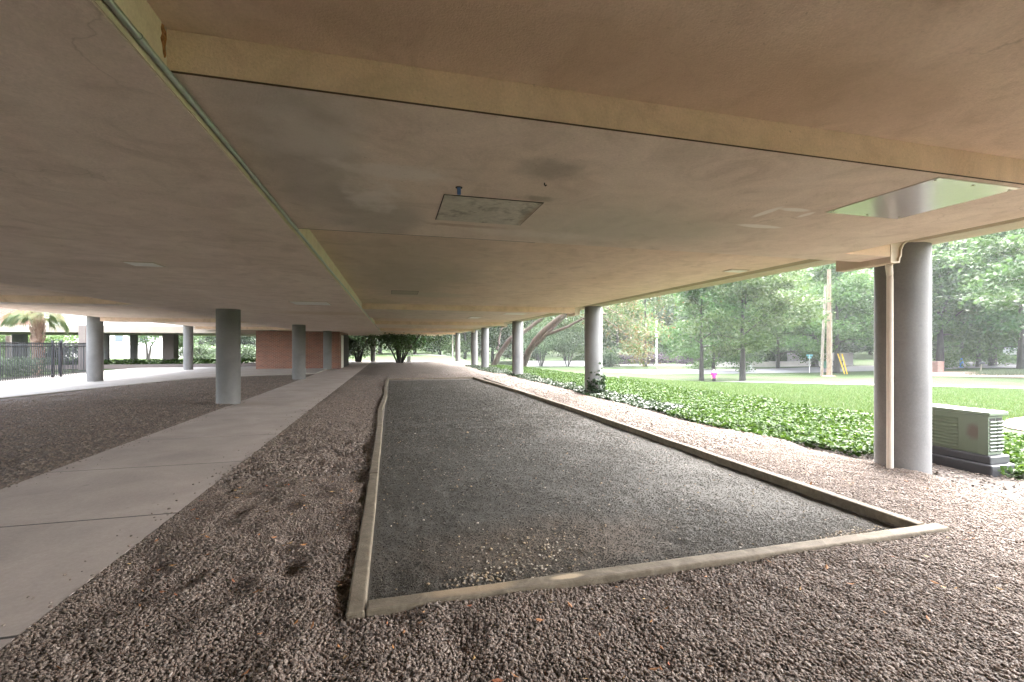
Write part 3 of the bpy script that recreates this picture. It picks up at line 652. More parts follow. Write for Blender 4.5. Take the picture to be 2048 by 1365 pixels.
# ------------------------------------------------------------------ ivy, lawn blades, soil
tag(link('soil_bed', grid_mesh('soil_bed', ladder([(5.3, 10.6, .15)]), ladder([(-4, 34, .2)]), lambda x, y: tz(x, y) + .0 + .03 * (vn(x, y, .3, 2) - .5) + .0 * x - .12 * ss(10, 10.6, x), M['soil'], False)), 'dark mulch soil under the ivy', 'soil', kind='structure')
rng = np.random.default_rng(5)
def ivy_in(x, y):
    near = 5.75 + .12 * np.sin(y * .9) + .45 * ss(8, 4.5, y) + .3 * (vn(x, y, .7, 41) - .5) - .6 * ss(20, 27, y)
    far = 9.9 + .5 * (vn(x, y, 1.3, 43) - .5) - .6 * ss(16, 24, y)
    return (x > near) & (x < far) & ~((x > 6.68) & (x < 7.2) & (y < 5.1) & (y > 3.66))
P = rng.uniform((5.1, 1.0), (10.4, 33), (260000, 2)); x, y = P.T
dens = np.clip(1.25 - y / 40, .35, 1); ok = ivy_in(x, y) & (rng.uniform(0, 1, len(x)) < dens) & ~((x < 7.0) & (y < 3.6)) & ~((x < 7.9) & (y < 3.3)) & ~((x < 6.75) & (y < 4.75))
x, y = x[ok], y[ok]; hgt = .035 + .10 * vn(x, y, .55, 51) + .05 * vn(x, y, .2, 52)
zz = tz(x, y) + hgt * np.sqrt(rng.uniform(0.02, 1, len(x)))
size = .085 + .02 * ss(10, 25, y)
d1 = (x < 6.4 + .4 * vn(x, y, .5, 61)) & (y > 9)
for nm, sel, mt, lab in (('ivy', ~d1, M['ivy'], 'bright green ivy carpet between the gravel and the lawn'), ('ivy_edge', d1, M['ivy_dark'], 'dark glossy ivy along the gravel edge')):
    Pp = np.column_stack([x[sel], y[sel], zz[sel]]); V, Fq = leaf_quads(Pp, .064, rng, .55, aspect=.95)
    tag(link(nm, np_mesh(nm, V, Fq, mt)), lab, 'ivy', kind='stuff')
n = 9000; x = rng.uniform(5.5, 8.2, n); y = rng.uniform(2.2, 12, n); k = (rng.uniform(0, 1, n) < ss(12, 5, y)) & (np.hypot(x - 6.07, y - 4.2) > .29); x, y = x[k], y[k]
tag(link('mulch_bits', scatter_stones('mulch_bits', np.column_stack([x, y, tz(x, y) + .012]), .012, island_mat('mulch bits', [(.05, .04, .032), (.10, .08, .066), (.16, .13, .11), (.07, .055, .045), (.26, .22, .18)], .9), rng, .4)), 'dark mulch chips around the big column and cabinet', 'mulch', kind='stuff')
# ivy climbing the second column
a = rng.uniform(-2.6, 1.2, 420); h = np.abs(rng.normal(0, .28, 420)); rr = .29 + rng.uniform(0, .06, 420)
V, Fq = leaf_quads(np.column_stack([6.07 + rr * np.cos(a), 13.1 + rr * np.sin(a), h]), .09, rng, .1, aspect=.9)
tag(link('climbing_ivy', np_mesh('climbing_ivy', V, Fq, M['ivy_dark'])), 'dark ivy climbing the foot of the second right column', 'ivy')
# lawn blades
def blades(n, x, y, h, wdt, mat, name, rng):
    z = tz(x, y); a = rng.uniform(0, 2 * pi, n); ln = rng.normal(0, .45, (n, 2)); hh = h * rng.uniform(.6, 1.3, n)
    base = np.column_stack([x, y, z - .005]); ax = np.column_stack([np.cos(a), np.sin(a), np.zeros(n)]) * wdt
    tip = base + np.column_stack([ln[:, 0] * hh, ln[:, 1] * hh, hh]); V = np.stack([base - ax, base + ax, tip], 1).reshape(-1, 3)
    return np_mesh(name, V, np.arange(n * 3).reshape(n, 3), mat)
n = 260000; D = 9 + 24 * rng.uniform(0, 1, n) ** 1.3; u = np.where(rng.uniform(0, 1, n) < .68, rng.uniform(1240, 2120, n), rng.uniform(2120, 3200, n)); x, y = world(u, D)
s_ = (x - 6) * .9 + y * .43; ok = (x > 9.5) & (s_ < 31.2) & ~(((x - 13.6) / 2.6) ** 2 + ((y - 5.2) / 1.5) ** 2 < 1)
x, y = x[ok], y[ok]; tag(link('lawn_grass', blades(len(x), x, y, .075, .012, M['blade'], 'lawn_grass', rng)), 'short green grass of the lawn', 'grass', kind='stuff')

# ------------------------------------------------------------------ strips on the lawn: sidewalk, road, mulch beds
def strip(name, near, far, mat, dz, label, cat, n=60, edge=0):
    A = np.array([hit(*p)[:2] for p in near]); B = np.array([hit(*p)[:2] for p in far])
    def res(Pn):
        d = np.concatenate([[0], np.cumsum(np.linalg.norm(np.diff(Pn, axis=0), axis=1))]); t = np.linspace(0, d[-1], n); return np.column_stack([np.interp(t, d, Pn[:, i]) for i in (0, 1)])
    A, B = res(A), res(B); k = 7; G = np.stack([A + (B - A) * j / (k - 1) for j in range(k)], 1); Z = tz(G[..., 0], G[..., 1]) + dz
    V = np.concatenate([G, Z[..., None]], -1); V = V.reshape(-1, 3); i = (np.arange(n - 1)[:, None] * k + np.arange(k - 1)[None]).ravel()
    return tag(link(name, np_mesh(name, V, np.stack([i, i + k, i + k + 1, i + 1], -1), mat, True)), label, cat, kind='structure')
def band(name, s0, s1, y0, y1, mat, dz, label, cat):
    """strip parallel to the street"""
    nv = np.array((.9, .43)) / math.hypot(.9, .43); tv = np.array((-nv[1], nv[0])); o = np.array((6.0, 0.0)); L = math.hypot(.9, .43)
    ts = np.arange(y0, y1, 1.0); sv = np.linspace(s0 / L, s1 / L, 4); G = o + ts[:, None, None] * tv + sv[None, :, None] * nv
    Z = tz(G[..., 0], G[..., 1]) + dz; V = np.concatenate([G, Z[..., None]], -1).reshape(-1, 3); i = (np.arange(len(ts) - 1)[:, None] * 4 + np.arange(3)[None]).ravel()
    return tag(link(name, np_mesh(name, V, np.stack([i, i + 1, i + 5, i + 4], -1), mat, True)), label, cat, kind='structure')
band('sidewalk', 31.3, 33.2, -30, 75, M['sidewalk'], .03, 'pale concrete sidewalk beyond the lawn', 'sidewalk')
strip('road', [(1205, 744.5), (1255, 746.8), (1300, 749.5), (1450, 748.5), (1600, 746.5), (1700, 744), (1850, 740), (1960, 737), (2100, 737)],
      [(1205, 740.5), (1255, 740.8), (1300, 740.5), (1450, 740), (1600, 736.5), (1700, 733), (1850, 730), (1960, 724), (2100, 712)], M['asphalt'], .05, 'grey asphalt street beyond the sidewalk', 'road', 90)
strip('mulch_bed', [(1862, 754), (1940, 755), (2060, 757)], [(1862, 744), (1940, 745), (2060, 748)], M['mulch'], .06, 'reddish mulch bed across the street verge', 'mulch', 12)
th = np.linspace(0, 2 * pi, 40); V = [(13.6, 5.2, float(tz(13.6, 5.2)) + .08)] + [(13.6 + 2.6 * cos(t) * (1 + .1 * sin(3 * t)), 5.2 + 1.5 * sin(t), float(tz(13.6 + 2.6 * cos(t), 5.2 + 1.5 * sin(t))) + .02) for t in th[:-1]]
mb = MB(); mb.v = V; mb.f = [[0, 1 + i, 1 + (i + 1) % 39] for i in range(39)]
tag(mb.build('mulch_ring', M['mulch'], smooth=True), 'round patch of brown mulch on the lawn', 'mulch', kind='structure')

# ------------------------------------------------------------------ trees
def tree_arrays(seed, Ht, r0, first, spread, nleaf, leaf, flat=.55, lean=0, upang=.55, nl=15, sub=5, top=.95):
    rng = np.random.default_rng(seed); mb = MB(); pts = []
    tp = [np.array((0, 0, -.3))]; k = 9
    for i in range(1, k + 1):
        t = i / k; tp.append(np.array((lean * t * t + rng.normal(0, .06) * t, rng.normal(0, .06) * t, Ht * .92 * t)))
    rad = [r0 * 1.55] + [r0 * (1.12 if i == 1 else 1) * (1 - .88 * i / k) for i in range(1, k + 1)]
    tp.insert(1, np.array((0, 0, .25))); rad.insert(1, r0 * 1.15); mb.tube(tp, rad, 9)
    def trunk_at(h):
        zs = [p[2] for p in tp]; return np.array([np.interp(h, zs, [p[i] for p in tp]) for i in range(3)]), np.interp(h, zs, rad)
    for i in range(nl):
        t = (i + rng.uniform(.2, .8)) / nl; h = Ht * (first + (top - first) * t) * .92; p, r = trunk_at(h)
        az = i * 2.399 + rng.normal(0, .3); prof = math.sin(pi * min(1, .22 + .78 * t) ** .9) ** .7 if t < 1 else .2
        L = spread * max(.25, prof) * rng.uniform(.8, 1.15); el = upang * rng.uniform(.5, 1.3) + t * .5
        path = [p]; d = np.array((cos(az) * cos(el), sin(az) * cos(el), sin(el)))
        for q in range(1, 5):
            d = d + np.array((rng.normal(0, .12), rng.normal(0, .12), rng.normal(-.06, .1))); d /= np.linalg.norm(d); path.append(path[-1] + d * L / 4)
        mb.tube(path, [r * .42, r * .32, r * .22, r * .13, .012], 6, False)
        pts.append((path[2], .5)); pts.append((path[3], .8)); pts.append((path[4], 1.))
        for sidx in range(sub):
            f = rng.uniform(.35, 1); a = path[min(3, int(f * 4))] + (path[min(4, int(f * 4) + 1)] - path[min(3, int(f * 4))]) * (f * 4 % 1)
            dd = d * .5 + rng.normal(0, .7, 3) * (1, 1, .5); dd /= np.linalg.norm(dd); l2 = L * rng.uniform(.22, .45)
            b = a + dd * l2 * .5 + (0, 0, .05 * l2); c = a + dd * l2; mb.tube([a, b, c], [r * .13, r * .08, .008], 4, False)
            pts += [(b, .9), (c, 1.), ((b + c) / 2, 1.)]
    cs = np.array([p for p, _ in pts]); wt = np.array([w for _, w in pts]); wt /= wt.sum()
    idx = rng.choice(len(cs), nleaf, p=wt); sg = spread * .125
    keepc = rng.uniform(.55, 1.2, len(cs))
    P = cs[idx] + rng.normal(0, 1, (nleaf, 3)) * (sg, sg, sg * flat) * keepc[idx][:, None]
    V, Fq = leaf_quads(P, leaf, rng, .35, aspect=.62); return mb, V, Fq
TREES = {}
def tree_proto(key, mat_leaf, mat_bark, *a, **k):
    mb, V, Fq = tree_arrays(*a, **k)
    me = bpy.data.meshes.new('trunk'); me.from_pydata(mb.v, [], mb.f); me.update(); me.materials.append(mat_bark); me.polygons.foreach_set('use_smooth', np.ones(len(me.polygons), bool))
    TREES[key] = (me, np_mesh('crown', V, Fq, mat_leaf))
tree_proto('oak', M['leaf'], M['bark'], 1, 13, .24, .30, 5.6, 13000, .30, upang=.62, nl=20, flat=.5)
tree_proto('oak2', M['leaf'], M['bark'], 2, 14, .30, .24, 6.4, 22000, .31, upang=.35, nl=22, flat=.45)
tree_proto('round', M['leaf'], M['bark'], 4, 17, .3, .10, 6.8, 34000, .34, upang=.45, nl=24, flat=.8)
tree_proto('dark', M['leaf_dark'], M['bark'], 5, 18, .3, .06, 6.4, 34000, .36, upang=.4, nl=24, flat=.8)
tree_proto('low', M['leaf'], M['bark'], 6, 12, .26, .13, 6.8, 30000, .30, upang=.15, nl=20, flat=.4)
def tree(key, x, y, sc, label, cat='tree', group=None, name='tree', rz=None, sz=None):
    me, lf = TREES[key]; t = empty(name, (x, y, float(tz(x, y)) - .05), random.uniform(0, 6.28) if rz is None else rz, label, cat, group)
    s2 = sz or sc; t.scale = (sc, sc, s2)
    link('trunk', me, t); link('crown', lf, t); return t
def th_(u, v): x, y, D = hit(u, v); return x, y
x, y = th_(1403, 760.5); tree('oak', x, y, .88, 'slender shade tree with dark straight trunk just left of the pink walker', name='oak_tree', rz=.4)
x, y = th_(1485, 761.5); tree('oak2', x, y, .86, 'shade tree with thick flared trunk on the lawn right of the pink walker', name='oak_tree', rz=1.3)
x, y = th_(1427, 742); tree('low', x, y, .8, 'low forked tree across the street behind the pink walker', name='oak_tree')
x, y = th_(1556, 737); tree('round', x, y, .85, 'dark tree in front of the grey retaining wall', name='oak_tree')
x, y = th_(1674, 746); tree('oak2', x, y, 1.0, 'tree hidden behind the thick utility pole', name='oak_tree', rz=3)
x, y = th_(1957, 735); tree('low', x, y, 1.0, 'tree beside the wooden mailbox stake on the far verge', name='oak_tree', rz=2.2)
x, y = th_(2044, 738); tree('oak2', x, y, 1.35, 'big spreading tree at the right edge of the view', name='oak_tree', rz=.3)
x, y = th_(1925, 727); tree('low', x, y, 1.1, 'tree behind the blue hydrant across the street', name='oak_tree', rz=4)
# background trees beyond the street: u, depth, kind, scale
BGT = [(1075, 95, 'dark', 1.1), (1130, 80, 'round', .9), (1185, 100, 'dark', 1.15), (1235, 88, 'round', 1.0), (1290, 105, 'round', 1.2), (1335, 92, 'dark', 1.0), (1385, 110, 'round', 1.25), (1440, 98, 'round', 1.1),
       (1495, 112, 'dark', 1.3), (1540, 96, 'dark', 1.2), (1590, 90, 'dark', 1.1), (1630, 108, 'round', 1.3), (1690, 96, 'round', 1.2), (1740, 110, 'dark', 1.2), (1800, 92, 'round', 1.15), (1880, 100, 'round', 1.2),
       (1930, 85, 'low', 1.3), (1990, 105, 'round', 1.3), (2060, 95, 'round', 1.3), (2120, 75, 'round', 1.1), (700, 78, 'round', 1.0), (760, 92, 'round', 1.1), (830, 84, 'round', 1.0), (880, 100, 'dark', 1.1), (930, 82, 'round', 1.0), (985, 96, 'dark', 1.0), (1030, 84, 'round', .9),
       (660, 95, 'round', 1.1), (590, 90, 'round', 1.0), (520, 84, 'dark', .9), (440, 88, 'round', 1.0), (400, 78, 'round', .9), (340, 92, 'dark', 1.0), (290, 80, 'round', .9), (180, 90, 'round', 1.0), (100, 78, 'round', .9), (30, 88, 'dark', 1.0), (-60, 80, 'round', 1.0),
       (1360, 130, 'dark', 1.5), (1500, 135, 'round', 1.6), (1640, 135, 'dark', 1.6), (1780, 135, 'round', 1.6), (1920, 135, 'dark', 1.6), (2050, 135, 'round', 1.6), (1220, 130, 'round', 1.5), (1090, 130, 'dark', 1.4), (960, 125, 'round', 1.3), (820, 125, 'dark', 1.3)]
kinds = {'dark': 'dense dark green', 'round': 'mid green rounded', 'low': 'low spreading light green'}
marks = [(1100, 'beyond the leaning trunks'), (1280, 'beyond the purple hedge'), (1460, 'beyond the pink walker'), (1600, 'beyond the grey retaining wall'), (1760, 'beyond the utility poles'), (2000, 'beyond the blue hydrant'), (9999, 'beyond the right edge tree')]
for u, D, kd, sc in BGT:
    x, y = world(u, D)
    if u < 250: wh = 'beyond the courtyard fence'
    elif u < 540: wh = 'seen through the far wing openings'
    elif u < 700: wh = 'hidden behind the brick room'
    elif u < 900: wh = 'beyond the far end of the court'
    elif u < 1060: wh = 'beyond the far right columns'
    else: wh = [b for a, b in marks if u < a][0]
    far = 'in the rear row' if D > 120 else 'in the front row'
    lab = f'{kinds[kd]} tree {wh}, {far}'.replace('dense dark green','dense dark').replace('mid green rounded','rounded green').replace('low spreading light green','low spreading')
    tree(kd, x, y, sc * random.uniform(.92, 1.08), lab, group=f'{kinds[kd]} trees {wh} {far}', name='tree')

for u, D, kd, sc, lab in ((2190, 36, 'oak2', 1.25, 'big oak whose limbs reach in from the right edge high up'), (1985, 62, 'oak2', 1.35, 'full green tree behind the wooden mailbox stake'), (1880, 58, 'oak2', 1.3, 'full green tree just right of the big column'), (1760, 66, 'oak2', 1.45, 'full green tree behind the yellow guy wire guards'), (1630, 68, 'oak2', 1.4, 'full green tree behind the street sign'), (1590, 78, 'dark', 1.15, 'dense dark tree behind the thick trunked shade tree'), (1290, 72, 'oak', 1.25, 'light green tree behind the pale pole')):
    x, y = world(u, D); tree(kd, x, y, sc, lab, name='oak_tree')
for u, D in ((2330, 60), (2500, 52), (2700, 50), (2950, 45), (3300, 40), (3800, 34), (2400, 85), (2800, 75), (3300, 62)):
    x, y = world(u, D); tree('round', x, y, random.uniform(.9, 1.2), 'rounded green tree beyond the right edge of the view', group='rounded green trees beyond the right edge of the view', name='tree')
# the woods closing the view
rg = np.random.default_rng(99); n = 52000; az = rg.uniform(-1.25, 1.3, n); rr = rg.uniform(165, 215, n); top = 26 + 9 * vn(az * 200, rr, 9, 71) + 5 * vn(az * 200, rr, 3, 72); zz = top * rg.uniform(0, 1, n)
xx, yy = rr * np.sin(az + YAW), rr * np.cos(az + YAW); zz = zz + np.minimum(tz(xx, yy), 3)
V, Fq = leaf_quads(np.column_stack([xx, yy, zz]), 1.7, rg, .4); tag(link('woods', np_mesh('woods', V, Fq, M['leaf_dark'])), 'distant mass of woodland closing the view', 'woods', kind='stuff')

# leaning trees by the far right columns
def px(u, v, D): x, y = world(u, D); return (x, y, zat(v, D))
def leaning(name, label, stems, leaves, mat, lsize, seed):
    t = empty(name, (0, 0, 0), 0, label, 'tree'); mb = MB()
    for path, r0, r1 in stems:
        Pp = [np.array(px(*p)) for p in path]; Q = []; 
        for i in range(len(Pp) - 1):
            for f in (0, .33, .66): Q.append(Pp[i] * (1 - f) + Pp[i + 1] * f + np.random.default_rng(seed + i).normal(0, .03, 3))
        Q.append(Pp[-1]); mb.tube(Q, list(np.linspace(r0, r1, len(Q))), 10)
    o = mb.build('trunk', M['bark_pale'], t, True)
    if leaves:
        rg = np.random.default_rng(seed); L = []
        for (u, v, D, sx, sz, n) in leaves: L.append(np.array(px(u, v, D)) + rg.normal(0, 1, (n, 3)) * (sx, sx, sz))
        V, Fq = leaf_quads(np.concatenate(L), lsize, rg, .2); link('crown', np_mesh('crown', V, Fq, mat), t)
    return t
leaning('leaning_tree', 'leaning tree with pale peeling trunk beside the fourth right column', [([(980, 738, 33.5), (998, 712, 33.3), (1024, 676, 33), (1049, 661, 33), (1066, 650, 33), (1084, 638, 33), (1120, 590, 33)], .20, .11), ([(992, 700, 33.4), (998, 685, 33.6), (1003, 660, 34), (1012, 640, 34.5)], .09, .04)],
        [(1090, 590, 33, 2.0, .7, 1500), (1030, 610, 35, 1.5, .6, 700)], M['leaf_dark'], .2, 3)
leaning('leaning_tree', 'leaning tree with thick twisted trunk between the second and third right columns', [([(1048, 728, 32), (1058, 703, 31.5), (1070, 684, 31), (1092, 660, 30.5), (1126, 632, 30), (1175, 585, 29.5)], .25, .17), ([(1072, 690, 31), (1090, 672, 30.6), (1108, 655, 30.2), (1140, 625, 30)], .13, .09), ([(1094, 668, 30.5), (1119, 660, 30), (1145, 650, 29.6), (1172, 636, 29), (1215, 628, 28)], .12, .05),
        ([(1205, 633, 28), (1240, 658, 27.5), (1275, 690, 27)], .035, .012), ([(1205, 610, 28), (1250, 632, 27), (1290, 660, 26.5)], .035, .012)],
        [(1180, 570, 29, 2.4, .8, 2500), (1270, 690, 26.8, .55, .45, 520), (1285, 712, 26.6, .4, .3, 260), (1255, 655, 27, .8, .45, 420), (1230, 610, 27, 1.2, .6, 600), (1300, 650, 27, .8, .5, 300)], M['leaf_brown'], .13, 9)

# bushes and thickets
def clump(name, label, cat, u, v, rx, rz_, n, leaf, mat, stems=0, cz=None, group=None, ry=None):
    x, y, D = hit(u, v); z0 = float(tz(x, y)); rg = np.random.default_rng(int(u * 7 + v)); ry = ry or rx
    t = empty(name, (x, y, z0), 0, label, cat, group); cz = rz_ if cz is None else cz
    nb = 26; bc = rg.normal(0, 1, (nb, 3)); bc /= np.linalg.norm(bc, axis=1)[:, None]; bc *= rg.uniform(.35, .95, (nb, 1)); bc = bc * (rx, ry, rz_) + (0, 0, cz)
    i = rg.integers(0, nb, n); P = bc[i] + rg.normal(0, .2, (n, 3)) * (rx, ry, rz_); P[:, 2] = np.maximum(P[:, 2], .03)
    V, Fq = leaf_quads(P, leaf, rg, .3); link('foliage', np_mesh('foliage', V, Fq, mat), t)
    if stems:
        mb = MB()
        for k in range(stems):
            a = k * 2.4; r = rx * .55 * rg.uniform(.5, 1.2); p = (.18 * cos(a), .18 * sin(a), -.05); q = (r * cos(a) * .45, r * sin(a) * .45, cz * .55); e = (r * cos(a), r * sin(a), cz * 1.15)
            mb.tube([p, q, e], [.085, .065, .03], 7)
        mb.build('stems', M['bark'], t, True)
    return t
clump('shrub', 'many stemmed shrub just right of the brick room', 'shrub', 717, 725, 2.3, 1.5, 5200, .17, M['leaf_dark'], 9, 1.9)
clump('shrub', 'spreading arched shrub right of the thin far column', 'shrub', 800, 727, 3.0, 1.3, 5200, .17, M['leaf'], 8, 2.1)
clump('small_tree', 'dark thicket of thin trunks behind the leaning tree', 'small tree', 1082, 733, 3.6, 2.4, 8000, .2, M['leaf_dark'], 9, 4.3)
clump('small_tree', 'dark small tree left of the second right column', 'small tree', 1135, 733, 3.4, 2.6, 8000, .2, M['leaf_dark'], 7, 4.2)
clump('bush', 'light green bush at the foot of the dark small tree', 'bush', 1158, 731, 1.2, .9, 1800, .2, M['leaf'], 0, .8)
clump('hedge', 'purple leaved hedge across the street behind the pale pole', 'hedge', 1300, 731, 4.2, 1.0, 4200, .26, M['leaf_purple'], 0, .95, ry=1.2)
clump('hedge', 'purple leaved hedge left of the pale pole', 'hedge', 1240, 732, 3.0, 1.0, 3200, .26, M['leaf_purple'], 0, .95, ry=1.2)
clump('bush', 'dark purple bush left of the slender shade tree', 'bush', 1378, 731.5, 2.8, .9, 2600, .26, M['leaf_purple'], 0, .85, ry=1.2)
clump('bush', 'green bush between the second column and the hedge', 'bush', 1215, 734, 2.2, 1.5, 2800, .26, M['leaf_dark'], 0, 1.4)
clump('bush', 'dark bush on top of the grey retaining wall', 'bush', 1662, 729, 3.6, 1.4, 3400, .3, M['leaf_dark'], 0, 2.2)
clump('bush', 'bushes above the pale wall right of the thick tree trunk', 'bush', 1530, 731.5, 4.5, 1.1, 3600, .3, M['hedge_leaf'], 0, 1.5, ry=1.4)
x0, y0, _ = hit(2022, 750); rg = np.random.default_rng(77); n = 2600; xx = x0 + rg.normal(0, 1.5, n); yy = y0 + rg.normal(0, 1.1, n)
tag(link('liriope', blades(n, xx, yy, .45, .02, M['liriope'], 'liriope', rg)), 'pale strappy border grass on the mulch bed', 'border grass', kind='stuff')

# ------------------------------------------------------------------ street furniture across the lawn
def at(u, v): x, y, D = hit(u, v); return x, y, float(tz(x, y)), D
wood = bark('pole wood', (.20, .145, .10)); M['wood_pale'] = bark('pale pole wood', (.24, .21, .17)); M['yellow'] = simple('yellow plastic guard', (.72, .42, .02), .5, .05, 4)
x, y, z, D = at(1658, 753); t = empty('utility_pole', (x, y, z), 0, 'thick brown wooden utility pole with a grey riser on its side', 'utility pole')
r = 8.8 / F * D / 2; MB().tube([(0, 0, -.2), (0, 0, 5), (0, 0, 11)], [r, r * .9, r * .75], 14).build('pole', wood, t, True)
MB().tube([(r * .75 * C + .03, -r * .75 * S - .03, 0), (r * .72 * C + .03, -r * .72 * S - .03, 6.5)], r * .42, 10).build('riser_pipe', M['wood_pale'], t, True)
cl_ = rng.normal(0, 1, (70, 3)) * (.5, .5, .05); cl_[:, 2] = np.abs(cl_[:, 2]); MB().lathe([(.75, -.05), (.5, .06), (.2, .1)], 16).build('clay_mound', simple('red clay', (.42, .2, .1), .95, .2, 6), t, True)
x, y, z, D = at(1643, 752.5); t = empty('utility_pole', (x, y, z), 0, 'thin pale leaning pole left of the thick utility pole', 'utility pole')
k = .006 * D; MB().tube([(0, 0, -.2), (k * .5 * C, -k * .5 * S, 4), (k * 1.4 * C, -k * 1.4 * S, 9.5)], [.14, .13, .11], 12).build('pole', M['wood_pale'], t, True)
x, y, z, D = at(1313, 748); t = empty('lamp_pole', (x, y, z), 0, 'plain pale pole standing on the lawn before the purple hedge', 'pole')
MB().tube([(0, 0, -.2), (0, 0, 1.1)], .05, 10).build('lower_post', M['wood_pale'], t, True); MB().tube([(0, 0, 1.1), (0, 0, 6.2)], .085, 10).build('sleeve', M['white_paint'], t, True)
x, y, z, D = at(905, 724); t = empty('lamp_pole', (x, y, z), 0, 'thin white pole beyond the far right columns', 'pole'); MB().tube([(0, 0, -.2), (0, 0, 5)], .055, 10).build('shaft', M['white_paint'], t, True)
x, y, z, D = at(1619, 746); t = empty('street_sign', (x, y, z), -YAW, 'small teal street name sign on a thin white post', 'street sign')
MB().tube([(0, 0, -.1), (0, 0, 2.2)], .035, 8).build('post', M['white_paint'], t, True); MB().box(-.38, .38, -.012, .012, 2.0, 2.22).build('blade', simple('teal sign face', (.16, .45, .47), .5, .05, 3), t, bevel=.01)
MB().box(-.012, .012, -.34, .34, 1.74, 1.95).build('cross_blade', bpy.data.materials['teal sign face'], t, bevel=.01)
x, y, z, D = at(1690, 749); t = empty('guy_wire', (x, y, z), -YAW, 'pair of yellow guy wire guards slanting beside the utility poles', 'guy wire')
for dx in (-.0, .28):
    MB().tube([(.25 - dx * .3, dx, .02), (-.35 - dx, dx, 2.35)], [.05, .06], 8).build('guard', M['yellow'], t, True)
MB().tube([(.25, 0, 0), (-1.6, 0, 7.8)], .012, 6).build('wire', M['black_metal'], t)
def bin_(u, v, hgt, wd, mat, lab):
    x, y, z, D = at(u, v); t = empty('wheelie_bin', (x, y, z), -YAW + .2, lab, 'bin')
    b = MB(); a = wd * .42; c = wd * .5
    b.v = [(-a, -a, .06), (a, -a, .06), (a, a, .06), (-a, a, .06), (-c, -c, hgt * .88), (c, -c, hgt * .88), (c, c, hgt * .88), (-c, c, hgt * .88)]; b.f = [[3, 2, 1, 0], [4, 5, 6, 7]] + [[i, (i + 1) % 4, 4 + (i + 1) % 4, 4 + i] for i in range(4)]
    b.build('tub', mat, t, bevel=.02); MB().box(-c * 1.06, c * 1.06, -c * 1.1, c * 1.1, hgt * .885, hgt).build('lid', mat, t, bevel=.03)
    for sx in (-1, 1): MB().tube([(sx * c * .95 - .03, c * .8, .11), (sx * c * .95 + .03, c * .8, .11)], .11, 12).build('wheel', M['black_metal'], t)
gb = simple('green bin plastic', (.03, .16, .10), .5, .05, 4)
bin_(1648, 737, 1.1, .75, gb, 'green wheelie bin half hidden between the two utility poles'); bin_(1676, 738.5, 1.1, .78, M['plastic_dark'], 'black wheelie bin right of the thick utility pole')
x, y, z, D = at(1502, 738.5); 
def hydrant(u, v, mat, lab, cat, hgt):
    x, y, z, D = at(u, v); t = empty('fire_hydrant', (x, y, z), 0, lab, cat); k = hgt / .8
    MB().lathe([(.16 * k, 0), (.16 * k, .05 * k), (.11 * k, .06 * k), (.11 * k, .5 * k), (.15 * k, .52 * k), (.15 * k, .58 * k), (.12 * k, .68 * k), (.05 * k, .76 * k), (.03 * k, .8 * k)], 16).build('barrel', mat, t, True)
    for sx in (-1, 1): MB().tube([(sx * .1 * k, 0, .42 * k), (sx * .19 * k, 0, .42 * k)], .06 * k, 10).build('nozzle', mat, t, True)
hydrant(1502, 738.5, M['white_paint'], 'small white hydrant in front of the pale wall', 'hydrant', .85)
hydrant(1923, 736, simple('blue hydrant paint', (.03, .16, .42), .45, .05, 4), 'bright blue hydrant on the far verge', 'hydrant', 1.25)
x, y, z, D = at(1962, 745); t = empty('mailbox', (x, y, z), -YAW, 'dark mailbox on a slanting wooden stake on the mulch bed', 'mailbox')
MB().tube([(-.05, 0, -.1), (.08, 0, 1.0)], .05, 8).build('stake', M['wood_pale'], t); MB().box(-.02, .22, -.22, .22, .86, 1.10).build('box', M['plastic_dark'], t, bevel=.05)
x, y, z, D = at(1876, 745.5); t = empty('utility_box', (x, y, z), -YAW, 'squat terracotta brick pillar right of the big column', 'pillar')
k = 12 / F * D / 2; MB().box(-k, k, -k, k, -.1, 1.1).build('shaft', M['brick_far'], t); MB().box(-k * 1.12, k * 1.12, -k * 1.12, k * 1.12, 1.102, 1.25).build('cap', M['brick_far'], t, bevel=.03)
x, y, z, D = at(2017, 723); t = empty('skip', (x, y, z), -YAW, 'dark green open skip beside the rising side street', 'skip')
k = 8 / F * D; b = MB(); b.v = [(-k * .85, -.6, .1), (k * .85, -.6, .1), (k * .85, .6, .1), (-k * .85, .6, .1), (-k, -.7, 1.0), (k, -.7, 1.0), (k, .7, 1.0), (-k, .7, 1.0)]; b.f = [[3, 2, 1, 0], [4, 5, 6, 7]] + [[i, (i + 1) % 4, 4 + (i + 1) % 4, 4 + i] for i in range(4)]
b.build('tub', simple('dark green skip paint', (.03, .07, .06), .5, .1, 4), t); MB().box(-k * 1.04, k * 1.04, -.74, .74, 1.002, 1.08).build('rim', M['black_metal'], t)
# parked van by the right-hand tree
x, y, z, D = at(2036, 718); t = empty('parked_van', (x, y, z), -YAW + .3, 'white parked van half hidden by the right edge tree', 'van')
prof = [(-2.3, .35), (2.3, .35), (2.35, .95), (1.75, 1.1), (1.2, 1.85), (-2.2, 1.95), (-2.35, 1.2)]
b = MB(); n = len(prof); b.v = [(x_, -.9, z_) for x_, z_ in prof] + [(x_, .9, z_) for x_, z_ in prof]; b.f = [list(range(n)), [n + i for i in reversed(range(n))]] + [[(i + 1) % n, i, n + i, n + (i + 1) % n] for i in range(n)]
b.build('body', M['white_paint'], t, bevel=.06)
for wx in (-1.5, 1.5):
    for wy in (-.8, .8): MB().tube([(wx, wy - .12, .33), (wx, wy + .12, .33)], .33, 18).build('wheel', M['black_metal'], t)
MB().box(-1.9, .9, -.915, -.905, 1.2, 1.7).build('window', M['glass'], t)
